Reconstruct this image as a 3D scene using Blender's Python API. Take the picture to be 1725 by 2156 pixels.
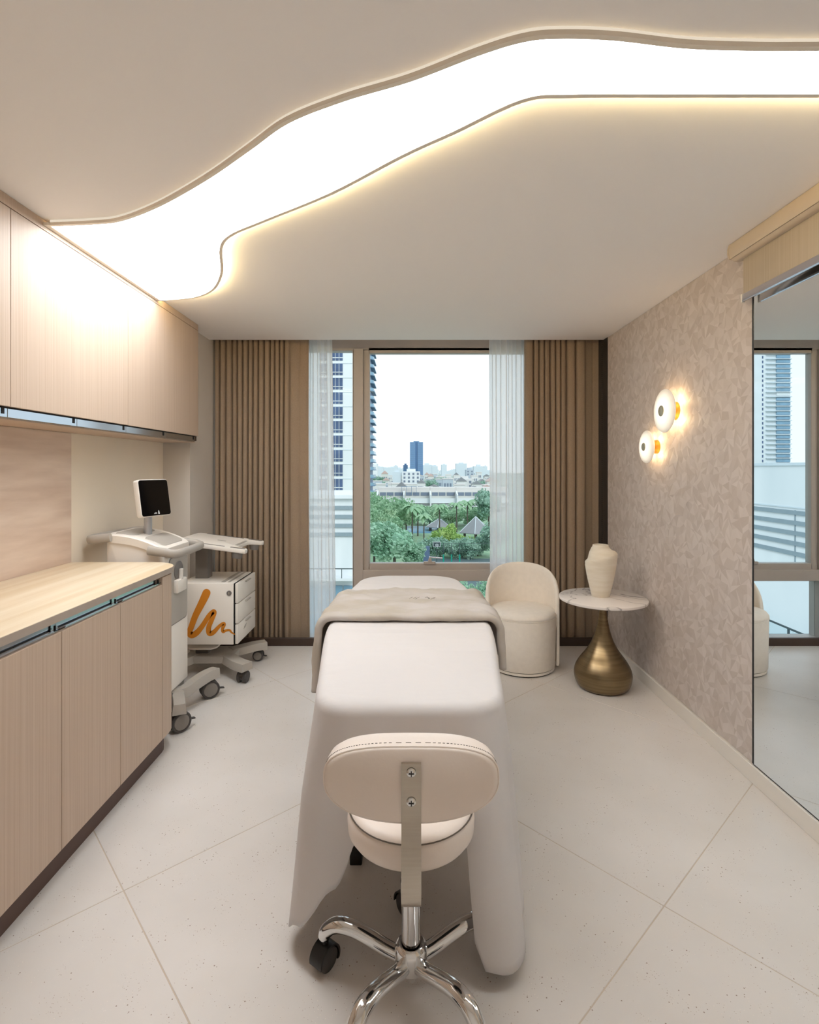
import bpy, bmesh, math, random
from mathutils import Vector, Matrix, noise
R = math.radians
random.seed(7)
scene = bpy.context.scene
for o in list(bpy.data.objects): bpy.data.objects.remove(o)
C = scene.collection

# ------------------------------------------------------------------ camera
FP, CH, HY, CX = 1120.0, 1.4, 988.0, 862.5      # focal length in px, eye height, horizon row, centre column
cd = bpy.data.cameras.new('camera'); cam = bpy.data.objects.new('camera', cd); C.objects.link(cam)
cam.location = (0, 0, CH); cam.rotation_euler = (R(90), 0, 0)
cd.sensor_fit = 'HORIZONTAL'; cd.sensor_width = 36.0
cd.lens = 36.0*FP/1725.0
cd.shift_y = -(1078.0-HY)/1725.0
cd.clip_start = 0.05; cd.clip_end = 6000
scene.camera = cam
def at(px, py, Y): return Vector(((px-CX)*Y/FP, Y, CH-(py-HY)*Y/FP))

# ------------------------------------------------------------------ world, sun, exposure
PANEL_L = 7.3
LED_L = 50.0
w = bpy.data.worlds.new('World'); scene.world = w; w.use_nodes = True
nt = w.node_tree; nt.nodes.clear()
tc = nt.nodes.new('ShaderNodeTexCoord'); sp = nt.nodes.new('ShaderNodeSeparateXYZ')
rp = nt.nodes.new('ShaderNodeValToRGB'); bg = nt.nodes.new('ShaderNodeBackground'); ow = nt.nodes.new('ShaderNodeOutputWorld')
nt.links.new(tc.outputs['Generated'], sp.inputs[0]); nt.links.new(sp.outputs['Z'], rp.inputs[0])
nt.links.new(rp.outputs[0], bg.inputs[0]); nt.links.new(bg.outputs[0], ow.inputs[0])
rp.color_ramp.elements[0].position = 0.0; rp.color_ramp.elements[0].color = (0.91, 0.94, 0.965, 1)
rp.color_ramp.elements[1].position = 0.6; rp.color_ramp.elements[1].color = (0.80, 0.89, 0.98, 1)
bg.inputs[1].default_value = 0.88
sd = bpy.data.lights.new('sun', 'SUN'); sd.energy = 1.2; sd.angle = R(25); sd.color = (1, 0.97, 0.92)
sun = bpy.data.objects.new('sun', sd); C.objects.link(sun)
sun.rotation_euler = Vector((-0.5, 0.75, -0.75)).to_track_quat('-Z', 'Y').to_euler()
sun.location = (0, -20, 40)
scene.view_settings.view_transform = 'Standard'; scene.view_settings.look = 'None'
scene.view_settings.exposure = 0.68; scene.view_settings.gamma = 1.0
scene.view_settings.use_curve_mapping = False
scene.cycles.max_bounces = 16; scene.cycles.diffuse_bounces = 10

# ------------------------------------------------------------------ materials
def lin(c):
    return tuple(((v/255.0)/12.92 if v <= 10 else (((v/255.0)+0.055)/1.055)**2.4) for v in c)
MATS = {}
GAIN = 1.0
def mat(name, col, rough=0.5, metal=0.0, var=0.0, vscale=(5, 5, 5), bump=0.0, bscale=(40, 40, 40), detail=3.0, spec=0.5,
        coat=0.0, col2=None, transl=0.0, emis=None, estr=0.0, lo=0.35, hi=0.65, coord='Object'):
    m = bpy.data.materials.new(name); m.use_nodes = True
    t = m.node_tree; b = t.nodes['Principled BSDF']
    c = tuple(v*GAIN for v in lin(col))
    b.inputs['Base Color'].default_value = (*c, 1); b.inputs['Roughness'].default_value = rough
    b.inputs['Metallic'].default_value = metal; b.inputs['Specular IOR Level'].default_value = spec
    b.inputs['Coat Weight'].default_value = coat
    if emis:
        b.inputs['Emission Color'].default_value = (*emis, 1); b.inputs['Emission Strength'].default_value = estr
    tcn = None
    if var or col2 or bump:
        tcn = t.nodes.new('ShaderNodeTexCoord')
    if var or col2:
        mp = t.nodes.new('ShaderNodeMapping'); mp.inputs['Scale'].default_value = vscale
        n = t.nodes.new('ShaderNodeTexNoise'); n.inputs['Scale'].default_value = 1.0; n.inputs['Detail'].default_value = detail
        r = t.nodes.new('ShaderNodeValToRGB')
        r.color_ramp.elements[0].position = lo; r.color_ramp.elements[1].position = hi
        c2 = tuple(v*GAIN for v in lin(col2)) if col2 else tuple(min(1, v*(1+var)) for v in c)
        c1 = c if col2 else tuple(v*(1-var) for v in c)
        r.color_ramp.elements[0].color = (*c1, 1); r.color_ramp.elements[1].color = (*c2, 1)
        t.links.new(tcn.outputs[coord], mp.inputs[0]); t.links.new(mp.outputs[0], n.inputs[0])
        t.links.new(n.outputs[0], r.inputs[0]); t.links.new(r.outputs[0], b.inputs['Base Color'])
    if bump:
        mp2 = t.nodes.new('ShaderNodeMapping'); mp2.inputs['Scale'].default_value = bscale
        n2 = t.nodes.new('ShaderNodeTexNoise'); n2.inputs['Scale'].default_value = 1.0; n2.inputs['Detail'].default_value = 4
        bp = t.nodes.new('ShaderNodeBump'); bp.inputs['Strength'].default_value = bump; bp.inputs['Distance'].default_value = 0.01
        t.links.new(tcn.outputs[coord], mp2.inputs[0]); t.links.new(mp2.outputs[0], n2.inputs[0])
        t.links.new(n2.outputs[0], bp.inputs['Height']); t.links.new(bp.outputs[0], b.inputs['Normal'])
    if transl:
        tr = t.nodes.new('ShaderNodeBsdfTranslucent'); tr.inputs[0].default_value = (*c, 1)
        mx = t.nodes.new('ShaderNodeMixShader'); mx.inputs[0].default_value = transl
        t.links.new(b.outputs[0], mx.inputs[1]); t.links.new(tr.outputs[0], mx.inputs[2])
        t.links.new(mx.outputs[0], t.nodes['Material Output'].inputs[0])
    MATS[name] = m
    return m
def emat(name, col, strength):
    m = bpy.data.materials.new(name); m.use_nodes = True; t = m.node_tree; t.nodes.clear()
    e = t.nodes.new('ShaderNodeEmission'); e.inputs[0].default_value = (*col, 1); e.inputs[1].default_value = strength
    o = t.nodes.new('ShaderNodeOutputMaterial'); t.links.new(e.outputs[0], o.inputs[0])
    MATS[name] = m; return m
def glassmat(name, tint=(0.93, 0.97, 0.98), gl=0.06):
    m = bpy.data.materials.new(name); m.use_nodes = True; t = m.node_tree; t.nodes.clear()
    tr = t.nodes.new('ShaderNodeBsdfTransparent'); tr.inputs[0].default_value = (*tint, 1)
    g = t.nodes.new('ShaderNodeBsdfGlossy'); g.inputs['Roughness'].default_value = 0.02
    fr = t.nodes.new('ShaderNodeLayerWeight'); fr.inputs[0].default_value = 0.12
    mul = t.nodes.new('ShaderNodeMath'); mul.operation = 'MULTIPLY'; mul.inputs[1].default_value = gl*10
    mx = t.nodes.new('ShaderNodeMixShader'); o = t.nodes.new('ShaderNodeOutputMaterial')
    t.links.new(fr.outputs['Fresnel'], mul.inputs[0]); t.links.new(mul.outputs[0], mx.inputs[0])
    t.links.new(tr.outputs[0], mx.inputs[1]); t.links.new(g.outputs[0], mx.inputs[2]); t.links.new(mx.outputs[0], o.inputs[0])
    MATS[name] = m; return m

mat('ceiling_paint', (246, 243, 241), 0.9, bump=0.02, bscale=(60, 60, 60))
mat('wall_paint', (238, 227, 210), 0.85, var=0.02, vscale=(2, 2, 2))
mat('column_paint', (205, 198, 190), 0.85, var=0.02, vscale=(2, 2, 2))
mat('travertine', (205, 182, 165), 0.45, col2=(228, 209, 193), vscale=(2.6, 2.4, 17), detail=10, lo=0.3, hi=0.72, bump=0.08, bscale=(10, 10, 60))
mat('wood_front', (190, 167, 147), 0.5, col2=(200, 179, 160), vscale=(150, 150, 1.1), detail=5, bump=0.05, bscale=(300, 300, 4))
mat('worktop_wood', (222, 200, 166), 0.4, col2=(236, 220, 194), vscale=(22, 0.9, 22), detail=5)
mat('carcass', (74, 58, 50), 0.6, var=0.05)  # shade of the door gaps put into the cabinet body colour
mat('kick_brown', (92, 70, 62), 0.55, var=0.05)
mat('dark_gap', (20, 16, 16), 0.8, var=0.05)
mat('pull_metal', (190, 198, 206), 0.16, metal=1.0, var=0.03)
mat('pull_dark', (60, 44, 40), 0.3, metal=0.9, var=0.04)
mat('grout', (204, 190, 174), 0.85, var=0.03)
mat('skirting_white', (228, 222, 214), 0.5, var=0.01)
mat('plinth_bronze', (66, 50, 42), 0.4, var=0.06)
mat('frame_bronze', (178, 168, 160), 0.45, metal=0.0, var=0.03)
mat('rim_beige', (236, 226, 210), 0.5, var=0.02)
mat('curtain_taupe', (154, 134, 114), 0.95, var=0.06, vscale=(120, 120, 120), bump=0.15, bscale=(500, 500, 500), transl=0.06)
mat('sheet_white', (213, 209, 208), 0.9, var=0.012, vscale=(3, 3, 3), bump=0.10, bscale=(14, 46, 30))
mat('blanket_taupe', (178, 169, 156), 0.7, col2=(196, 190, 186), vscale=(4, 7, 6), bump=0.35, bscale=(12, 24, 20))
mat('stitch_dark', (92, 82, 72), 0.8, var=0.03)
mat('leather_cream', (232, 220, 210), 0.42, var=0.015, vscale=(6, 6, 6), bump=0.03, bscale=(120, 120, 120))
mat('boucle_cream', (238, 231, 222), 0.9, var=0.02, vscale=(30, 30, 30), bump=0.10, bscale=(220, 220, 220))
mat('chrome', (225, 225, 225), 0.08, metal=1.0, var=0.01)
mat('steel_brushed', (190, 182, 170), 0.16, metal=1.0, var=0.03, vscale=(8, 8, 200))
mat('plastic_black', (24, 22, 22), 0.4, var=0.05)
mat('rubber_grey', (70, 66, 64), 0.6, var=0.05)
mat('wheel_grey', (132, 126, 120), 0.5, var=0.04)
mat('device_white', (236, 230, 222), 0.38, var=0.01)
mat('device_grey', (176, 170, 162), 0.45, var=0.02)
mat('device_dark_grey', (118, 112, 108), 0.5, var=0.03)
mat('screen_black', (10, 9, 10), 0.08, var=0.05)
mat('logo_white', (225, 225, 225), 0.5, var=0.01)
mat('logo_orange', (212, 132, 34), 0.45, var=0.03)
mat('post_metal', (190, 192, 198), 0.3, metal=0.8, var=0.02)
mat('brass', (206, 150, 70), 0.25, metal=1.0, var=0.04)
mat('cap_grey', (176, 172, 150), 0.35, metal=0.3, var=0.03)
mat('bronze_base', (122, 104, 78), 0.3, metal=0.85, col2=(142, 124, 94), vscale=(2, 2, 60), detail=3)
mat('vase_clay', (224, 214, 196), 0.85, col2=(233, 225, 211), vscale=(5, 5, 40), bump=0.2, bscale=(30, 30, 90))
mat('blind_fabric', (180, 166, 147), 0.85, col2=(187, 174, 156), vscale=(60, 120, 1.5), transl=0.1)
mat('blind_cassette', (200, 184, 164), 0.4, var=0.02)
mat('alu', (205, 205, 212), 0.18, metal=1.0, var=0.02)
mat('edge_dark', (60, 58, 58), 0.4, metal=0.5, var=0.03)
emat('panel_glow', (0.945, 0.978, 1.0), PANEL_L)
emat('led_warm', (1.0, 0.76, 0.38), LED_L)
emat('led_soft', (1.0, 0.80, 0.56), 2.6)
glassmat('window_glass')
# mirror
m = mat('mirror_silver', (236, 243, 247), 0.0, metal=1.0)
# sheer curtain: partly see-through, partly translucent
m = bpy.data.materials.new('sheer_white'); m.use_nodes = True; t = m.node_tree; t.nodes.clear()
d = t.nodes.new('ShaderNodeBsdfDiffuse'); d.inputs[0].default_value = (0.93, 0.93, 0.95, 1)
tr = t.nodes.new('ShaderNodeBsdfTranslucent'); tr.inputs[0].default_value = (0.96, 0.97, 0.99, 1)
tp = t.nodes.new('ShaderNodeBsdfTransparent')
tcx = t.nodes.new('ShaderNodeTexCoord'); nz = t.nodes.new('ShaderNodeTexNoise'); nz.inputs['Scale'].default_value = 300
mr = t.nodes.new('ShaderNodeMapRange'); mr.inputs[3].default_value = 0.16; mr.inputs[4].default_value = 0.36
x1 = t.nodes.new('ShaderNodeMixShader'); x1.inputs[0].default_value = 0.60
x2 = t.nodes.new('ShaderNodeMixShader'); om = t.nodes.new('ShaderNodeOutputMaterial')
t.links.new(tcx.outputs['Object'], nz.inputs[0]); t.links.new(nz.outputs[0], mr.inputs[0]); t.links.new(mr.outputs[0], x2.inputs[0])
t.links.new(d.outputs[0], x1.inputs[1]); t.links.new(tr.outputs[0], x1.inputs[2])
t.links.new(x1.outputs[0], x2.inputs[1]); t.links.new(tp.outputs[0], x2.inputs[2]); t.links.new(x2.outputs[0], om.inputs[0])
MATS['sheer_white'] = m
# terrazzo-like floor tile: pale stone with small dark and light flecks
def tile_mat():
    m = bpy.data.materials.new('floor_tile'); m.use_nodes = True; t = m.node_tree; b = t.nodes['Principled BSDF']
    b.inputs['Roughness'].default_value = 0.34; b.inputs['Specular IOR Level'].default_value = 0.5
    tc = t.nodes.new('ShaderNodeTexCoord')
    n = t.nodes.new('ShaderNodeTexNoise'); n.inputs['Scale'].default_value = 1.6; n.inputs['Detail'].default_value = 5
    r = t.nodes.new('ShaderNodeValToRGB'); r.color_ramp.elements[0].position = 0.35; r.color_ramp.elements[1].position = 0.68
    r.color_ramp.elements[0].color = (*lin((216, 210, 204)), 1); r.color_ramp.elements[1].color = (*lin((227, 222, 218)), 1)
    t.links.new(tc.outputs['Object'], n.inputs[0]); t.links.new(n.outputs[0], r.inputs[0])
    prev = r.outputs[0]
    for sc, th, colr, s2 in ((60, 0.11, (150, 131, 118), 9), (140, 0.13, (176, 158, 146), 14), (95, 0.10, (238, 230, 222), 7)):
        v = t.nodes.new('ShaderNodeTexVoronoi'); v.inputs['Scale'].default_value = sc
        lt = t.nodes.new('ShaderNodeMath'); lt.operation = 'LESS_THAN'; lt.inputs[1].default_value = th
        n2 = t.nodes.new('ShaderNodeTexNoise'); n2.inputs['Scale'].default_value = s2
        gt = t.nodes.new('ShaderNodeMath'); gt.operation = 'GREATER_THAN'; gt.inputs[1].default_value = 0.54
        mu = t.nodes.new('ShaderNodeMath'); mu.operation = 'MULTIPLY'
        mx = t.nodes.new('ShaderNodeMixRGB'); mx.inputs[2].default_value = (*lin(colr), 1)
        t.links.new(tc.outputs['Object'], v.inputs['Vector']); t.links.new(v.outputs['Distance'], lt.inputs[0])
        t.links.new(tc.outputs['Object'], n2.inputs[0]); t.links.new(n2.outputs[0], gt.inputs[0])
        t.links.new(lt.outputs[0], mu.inputs[0]); t.links.new(gt.outputs[0], mu.inputs[1])
        t.links.new(mu.outputs[0], mx.inputs[0]); t.links.new(prev, mx.inputs[1]); prev = mx.outputs[0]
    t.links.new(prev, b.inputs['Base Color'])
    MATS['floor_tile'] = m
tile_mat()
# marble top: white with grey veins
def marble():
    m = bpy.data.materials.new('marble'); m.use_nodes = True; t = m.node_tree; b = t.nodes['Principled BSDF']
    b.inputs['Roughness'].default_value = 0.22
    tc = t.nodes.new('ShaderNodeTexCoord'); n = t.nodes.new('ShaderNodeTexNoise'); n.inputs['Scale'].default_value = 2.2
    n.inputs['Detail'].default_value = 6; n.inputs['Distortion'].default_value = 0.9
    s = t.nodes.new('ShaderNodeMath'); s.operation = 'SUBTRACT'; s.inputs[1].default_value = 0.5
    a = t.nodes.new('ShaderNodeMath'); a.operation = 'ABSOLUTE'
    r = t.nodes.new('ShaderNodeValToRGB')
    r.color_ramp.elements[0].position = 0.0; r.color_ramp.elements[0].color = (*lin((168, 162, 162)), 1)
    r.color_ramp.elements[1].position = 0.014; r.color_ramp.elements[1].color = (*lin((238, 232, 228)), 1)
    t.links.new(tc.outputs['Object'], n.inputs[0]); t.links.new(n.outputs[0], s.inputs[0]); t.links.new(s.outputs[0], a.inputs[0])
    t.links.new(a.outputs[0], r.inputs[0]); t.links.new(r.outputs[0], b.inputs['Base Color']); MATS['marble'] = m
marble()
# wallpaper: tone of each printed facet comes from the mesh
def wallpaper():
    m = bpy.data.materials.new('wallpaper'); m.use_nodes = True; t = m.node_tree; b = t.nodes['Principled BSDF']
    b.inputs['Roughness'].default_value = 0.55; b.inputs['Specular IOR Level'].default_value = 0.35
    a = t.nodes.new('ShaderNodeAttribute'); a.attribute_name = 'tone'
    r = t.nodes.new('ShaderNodeValToRGB')
    r.color_ramp.elements[0].color = (*lin((190, 178, 170)), 1); r.color_ramp.elements[1].color = (*lin((210, 200, 194)), 1)
    t.links.new(a.outputs['Fac'], r.inputs[0]); t.links.new(r.outputs[0], b.inputs['Base Color']); MATS['wallpaper'] = m
wallpaper()

# ------------------------------------------------------------------ mesh helpers
class MB:
    def __init__(s): s.v = []; s.f = []
    def add(s, vs, fs, M=None):
        n = len(s.v)
        s.v += [tuple(M @ Vector(v)) if M is not None else tuple(v) for v in vs]
        s.f += [tuple(i+n for i in f) for f in fs]; return s
    def bm(s, bm, M=None):
        bm.verts.index_update()
        s.add([v.co[:] for v in bm.verts], [[v.index for v in f.verts] for f in bm.faces], M); bm.free(); return s
    def box(s, x0, x1, y0, y1, z0, z1, bev=0.0, seg=2, M=None):
        if x0 > x1: x0, x1 = x1, x0
        if y0 > y1: y0, y1 = y1, y0
        if z0 > z1: z0, z1 = z1, z0
        if not bev:
            vs = [(x0,y0,z0),(x1,y0,z0),(x1,y1,z0),(x0,y1,z0),(x0,y0,z1),(x1,y0,z1),(x1,y1,z1),(x0,y1,z1)]
            return s.add(vs, [(3,2,1,0),(4,5,6,7),(0,1,5,4),(1,2,6,5),(2,3,7,6),(3,0,4,7)], M)
        b = bmesh.new(); bmesh.ops.create_cube(b, size=1.0)
        for v in b.verts: v.co = Vector(((x0+x1)/2+v.co.x*(x1-x0), (y0+y1)/2+v.co.y*(y1-y0), (z0+z1)/2+v.co.z*(z1-z0)))
        bmesh.ops.bevel(b, geom=b.edges[:], offset=bev, segments=seg, profile=0.5, affect='EDGES', clamp_overlap=True)
        return s.bm(b, M)
    def prism(s, poly, lo, hi, axis='z', bev=0.0, seg=2, M=None):
        b = bmesh.new()
        def P(p, h): return {'z': (p[0], p[1], h), 'y': (p[0], h, p[1]), 'x': (h, p[0], p[1])}[axis]
        a = [b.verts.new(P(p, lo)) for p in poly]; c = [b.verts.new(P(p, hi)) for p in poly]
        f0 = b.faces.new(a); f1 = b.faces.new(c); n = len(poly)
        for i in range(n): b.faces.new((a[i], a[(i+1) % n], c[(i+1) % n], c[i]))
        bmesh.ops.recalc_face_normals(b, faces=b.faces[:])
        if bev:
            es = set(f0.edges[:]) | set(f1.edges[:])
            bmesh.ops.bevel(b, geom=list(es), offset=bev, segments=seg, profile=0.5, affect='EDGES', clamp_overlap=True)
        return s.bm(b, M)
    def lathe(s, prof, seg=48, M=None, closed=False):
        vs = []; fs = []; n = len(prof)
        for i in range(seg):
            a = 2*math.pi*i/seg
            for r, z in prof: vs.append((r*math.cos(a), r*math.sin(a), z))
        m = n if closed else n-1
        for i in range(seg):
            for j in range(m):
                fs.append((i*n+j, ((i+1) % seg)*n+j, ((i+1) % seg)*n+(j+1) % n, i*n+(j+1) % n))
        if not closed:
            for j, flip in ((0, True), (n-1, False)):
                if prof[j][0] > 1e-6:
                    f = [i*n+j for i in range(seg)]; fs.append(tuple(reversed(f)) if flip else tuple(f))
        return s.add(vs, fs, M)
    def tube(s, pts, r, seg=12, M=None, cap=True, flat=1.0):
        pts = [Vector(p) for p in pts]; rs = r if isinstance(r, (list, tuple)) else [r]*len(pts)
        vs = []; fs = []; n = len(pts); up = None
        for i, p in enumerate(pts):
            tdir = (pts[min(i+1, n-1)]-pts[max(i-1, 0)]).normalized()
            if up is None: up = Vector((0, 0, 1)) if abs(tdir.z) < 0.9 else Vector((1, 0, 0))
            a = tdir.cross(up).normalized(); bb = a.cross(tdir).normalized(); up = bb
            for k in range(seg):
                th = 2*math.pi*k/seg; vs.append(p+a*math.cos(th)*rs[i]+bb*math.sin(th)*rs[i]*flat)
        for i in range(n-1):
            for k in range(seg):
                fs.append((i*seg+k, i*seg+(k+1) % seg, (i+1)*seg+(k+1) % seg, (i+1)*seg+k))
        if cap:
            fs.append(tuple(reversed(range(seg)))); fs.append(tuple((n-1)*seg+k for k in range(seg)))
        return s.add(vs, fs, M)
    def grid(s, fn, nu, nv, M=None, wrapu=False):
        vs = [fn(i/(nu-1) if not wrapu else i/nu, j/(nv-1)) for i in range(nu) for j in range(nv)]
        fs = [(i*nv+j, ((i+1) % nu)*nv+j, ((i+1) % nu)*nv+j+1, i*nv+j+1) for i in range(nu if wrapu else nu-1) for j in range(nv-1)]
        return s.add(vs, fs, M)
def link(o, parent=None):
    C.objects.link(o)
    if parent is not None: o.parent = parent
    return o
def tag(o, label=None, cat=None, group=None, kind=None):
    if label: o['label'] = label
    if cat: o['category'] = cat
    if group: o['group'] = group
    if kind: o['kind'] = kind
    return o
def build(mb, name, mt, parent=None, smooth=35, off=None, label=None, cat=None, group=None, kind=None, loc=None, weld=False, fixn=True):
    me = bpy.data.meshes.new(name)
    vs = mb.v if off is None else [(v[0]-off[0], v[1]-off[1], v[2]-off[2]) for v in mb.v]
    me.from_pydata(vs, [], mb.f)
    b = bmesh.new(); b.from_mesh(me)
    if weld: bmesh.ops.remove_doubles(b, verts=b.verts[:], dist=1e-5)
    if fixn: bmesh.ops.recalc_face_normals(b, faces=b.faces[:])
    b.to_mesh(me); b.free()
    me.materials.append(MATS[mt] if isinstance(mt, str) else mt)
    if smooth:
        me.polygons.foreach_set('use_smooth', [True]*len(me.polygons))
        me.set_sharp_from_angle(angle=R(smooth))
    me.update()
    o = bpy.data.objects.new(name, me); link(o, parent)
    if loc is not None: o.location = loc
    elif off is not None and parent is None: o.location = off
    return tag(o, label, cat, group, kind)
def thing(name, label, cat, loc=(0, 0, 0), rz=0.0, group=None):
    o = bpy.data.objects.new(name, None); o.empty_display_size = 0.1; link(o)
    o.location = loc; o.rotation_euler = (0, 0, rz); return tag(o, label, cat, group)
def copy_tree(o, parent=None):
    c = o.copy(); C.objects.link(c); c.parent = parent
    for ch in [x for x in KIDS.get(o.name, [])]: copy_tree(ch, c)
    return c
KIDS = {}
def index_kids():
    KIDS.clear()
    for o in bpy.data.objects:
        if o.parent: KIDS.setdefault(o.parent.name, []).append(o)
def smooth_poly(pts, k=6, closed=False):
    out = []; n = len(pts)
    rng = range(n) if closed else range(n-1)
    for i in rng:
        p0 = pts[(i-1) % n] if (closed or i > 0) else pts[0]; p1 = pts[i]; p2 = pts[(i+1) % n]
        p3 = pts[(i+2) % n] if (closed or i+2 < n) else pts[-1]
        for j in range(k):
            u = j/k
            out.append(tuple(0.5*((2*p1[a])+(-p0[a]+p2[a])*u+(2*p0[a]-5*p1[a]+4*p2[a]-p3[a])*u*u+(-p0[a]+3*p1[a]-3*p2[a]+p3[a])*u**3) for a in range(len(p1))))
    if not closed: out.append(tuple(pts[-1]))
    return out
def rrect(x0, x1, y0, y1, r, n=6):
    out = []
    for cx, cy, a0 in ((x1-r, y1-r, 0), (x0+r, y1-r, 90), (x0+r, y0+r, 180), (x1-r, y0+r, 270)):
        for i in range(n+1):
            a = R(a0+90*i/n); out.append((cx+r*math.cos(a), cy+r*math.sin(a)))
    return out
def offset_path(pts, d):
    out = []; n = len(pts)
    for i, p in enumerate(pts):
        a = pts[max(i-1, 0)]; b = pts[min(i+1, n-1)]
        tx, ty = b[0]-a[0], b[1]-a[1]; l = math.hypot(tx, ty) or 1
        out.append((p[0]-ty/l*d, p[1]+tx/l*d))
    return out

# ------------------------------------------------------------------ room dimensions
CEIL = 2.425
XR, XL = 1.54, -1.78          # right wall face, left wall face (behind the worktop)
XC = -1.585                   # column / left wall beside the window
YB, YW, Y0 = 4.215, 4.50, -0.75   # ceiling edge, window plane, wall behind the camera

# floor slab + diagonal tiles
fl = build(MB().box(XL-0.3, XR+0.3, Y0-0.2, YB+0.012, -0.12, -0.0012), 'floor', 'grout', kind='structure', smooth=0)
def clip(poly, ax, lim, keep_less):
    out = []
    for i in range(len(poly)):
        a, b = poly[i], poly[(i+1) % len(poly)]
        ia = (a[ax] <= lim) == keep_less; ib = (b[ax] <= lim) == keep_less
        if ia: out.append(a)
        if ia != ib:
            u = (lim-a[ax])/(b[ax]-a[ax]); out.append((a[0]+(b[0]-a[0])*u, a[1]+(b[1]-a[1])*u))
    return out
S = 1.25; A = (math.cos(R(43)), math.sin(R(43))); B = (-math.sin(R(43)), math.cos(R(43))); g = 0.0017
for i in range(-4, 6):
    for j in range(-4, 6):
        a0, b0 = 0.51+i*S, 0.69+j*S
        q = [(a0+g, b0+g), (a0+S-g, b0+g), (a0+S-g, b0+S-g), (a0+g, b0+S-g)]
        q = [(u*A[0]+v*B[0], u*A[1]+v*B[1]) for u, v in q]
        for ax, lim, kl in ((0, XL, False), (0, XR, True), (1, Y0, False), (1, YB, True)):
            if q: q = clip(q, ax, lim, kl)
        if len(q) >= 3:
            ar = abs(sum(q[k][0]*q[(k+1) % len(q)][1]-q[(k+1) % len(q)][0]*q[k][1] for k in range(len(q))))/2
            if ar > 0.01:
                build(MB().prism(q, -0.012, 0.0, bev=0.0008, seg=1), 'floor_tile', 'floor_tile', fl, smooth=0)

# ceiling, pocket over the curtains, walls
ce = build(MB().box(XL-0.3, XR+0.3, Y0-0.2, YB, CEIL, CEIL+0.25), 'ceiling', 'ceiling_paint', kind='structure', smooth=0)
build(MB().box(XL-0.3, XR+0.3, YB, YW+0.35, CEIL+0.12, CEIL+0.25), 'pocket_top', 'ceiling_paint', ce, smooth=0)
wl = build(MB().box(XL-0.25, XL, Y0-0.2, 3.84, -0.1, CEIL+0.1), 'wall_left', 'wall_paint', kind='structure', smooth=0)
build(MB().box(XL-0.01, XL+0.006, -0.7, 2.79, 0.90, 1.588), 'backsplash', 'travertine', wl, smooth=0, label='pale travertine backsplash panel')
build(MB().box(XL-0.25, XC, 3.84, YW+0.2, -0.1, CEIL+0.2), 'wall_column', 'column_paint', kind='structure', smooth=0)
wr = build(MB().box(XR+0.004, XR+0.25, Y0-0.2, YW+0.2, -0.1, CEIL+0.2), 'wall_right', 'wall_paint', kind='structure', smooth=0)
mat('wall_white', (242, 238, 233), 0.85, var=0.01)
build(MB().box(XL-0.3, XR+0.3, Y0-0.2, Y0, -0.1, CEIL+0.2), 'wall_rear', 'wall_white', kind='structure', smooth=0)  # unseen rear wall, set close and white to bounce light forward
# wallpaper of low folded facets
def wallpaper_mesh():
    y0, y1, z0, z1 = 2.385, 4.13, 0.083, CEIL-0.001
    ny, nz = 46, 64
    vs = []; fs = []; tones = []
    rnd = random.Random(3)
    dy, dz = (y1-y0)/ny, (z1-z0)/nz
    for i in range(ny+1):
        for j in range(nz+1):
            e = i in (0, ny) or j in (0, nz)
            yy = y0+i*dy+(0 if i in (0, ny) else rnd.uniform(-.42, .42)*dy)
            zz = z0+j*dz+(0 if j in (0, nz) else rnd.uniform(-.42, .42)*dz) + (0 if j in (0, nz) else (0.35*dz if i % 2 else -0.1*dz))
            vs.append((XR-(0.0 if e else rnd.uniform(0.0, 0.0024)), yy, zz))
    for i in range(ny):
        for j in range(nz):
            a, b, c, d = i*(nz+1)+j, (i+1)*(nz+1)+j, (i+1)*(nz+1)+j+1, i*(nz+1)+j+1
            if rnd.random() < 0.5: fs += [(a, b, c), (a, c, d)]
            else: fs += [(a, b, d), (b, c, d)]
            tones += [rnd.random(), rnd.random()]
    me = bpy.data.meshes.new('wallpaper'); me.from_pydata(vs, [], fs)
    at_ = me.attributes.new('tone', 'FLOAT', 'FACE'); at_.data.foreach_set('value', tones)
    me.materials.append(MATS['wallpaper']); me.update()
    o = bpy.data.objects.new('wallpaper', me); link(o, wr); tag(o, 'greige wallpaper of small folded facets', None, None, 'stuff')
wallpaper_mesh()
build(MB().box(XR-0.004, XR+0.006, 4.130, YW, 0.083, CEIL+0.1), 'gap_shadow_panel', 'edge_dark', wr, smooth=0)  # dark panel put in for the shadow between curtain and wall
build(MB().box(XR-0.003, XR+0.006, 2.379, 2.386, 0.083, CEIL), 'edge_strip', 'edge_dark', wr, smooth=0)
build(MB().box(XR-0.012, XR+0.01, Y0, YB, 0.0, 0.078, 0.002, 1), 'baseboard_right', 'skirting_white', kind='structure', smooth=0)
# low bronze plinth under the windows
build(MB().box(XL-0.3, XR+0.3, YB+0.012, YW+0.35, -0.2, -0.10), 'trim_2', 'plinth_bronze', kind='structure', smooth=0)
pl = build(MB().box(XC-0.05, -0.2, YB, YB+0.022, -0.1, 0.062, 0.003, 1).box(-0.197, XR+0.02, YB, YB+0.022, -0.1, 0.062, 0.003, 1), 'trim_1', 'plinth_bronze', kind='structure', smooth=0)

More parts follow.
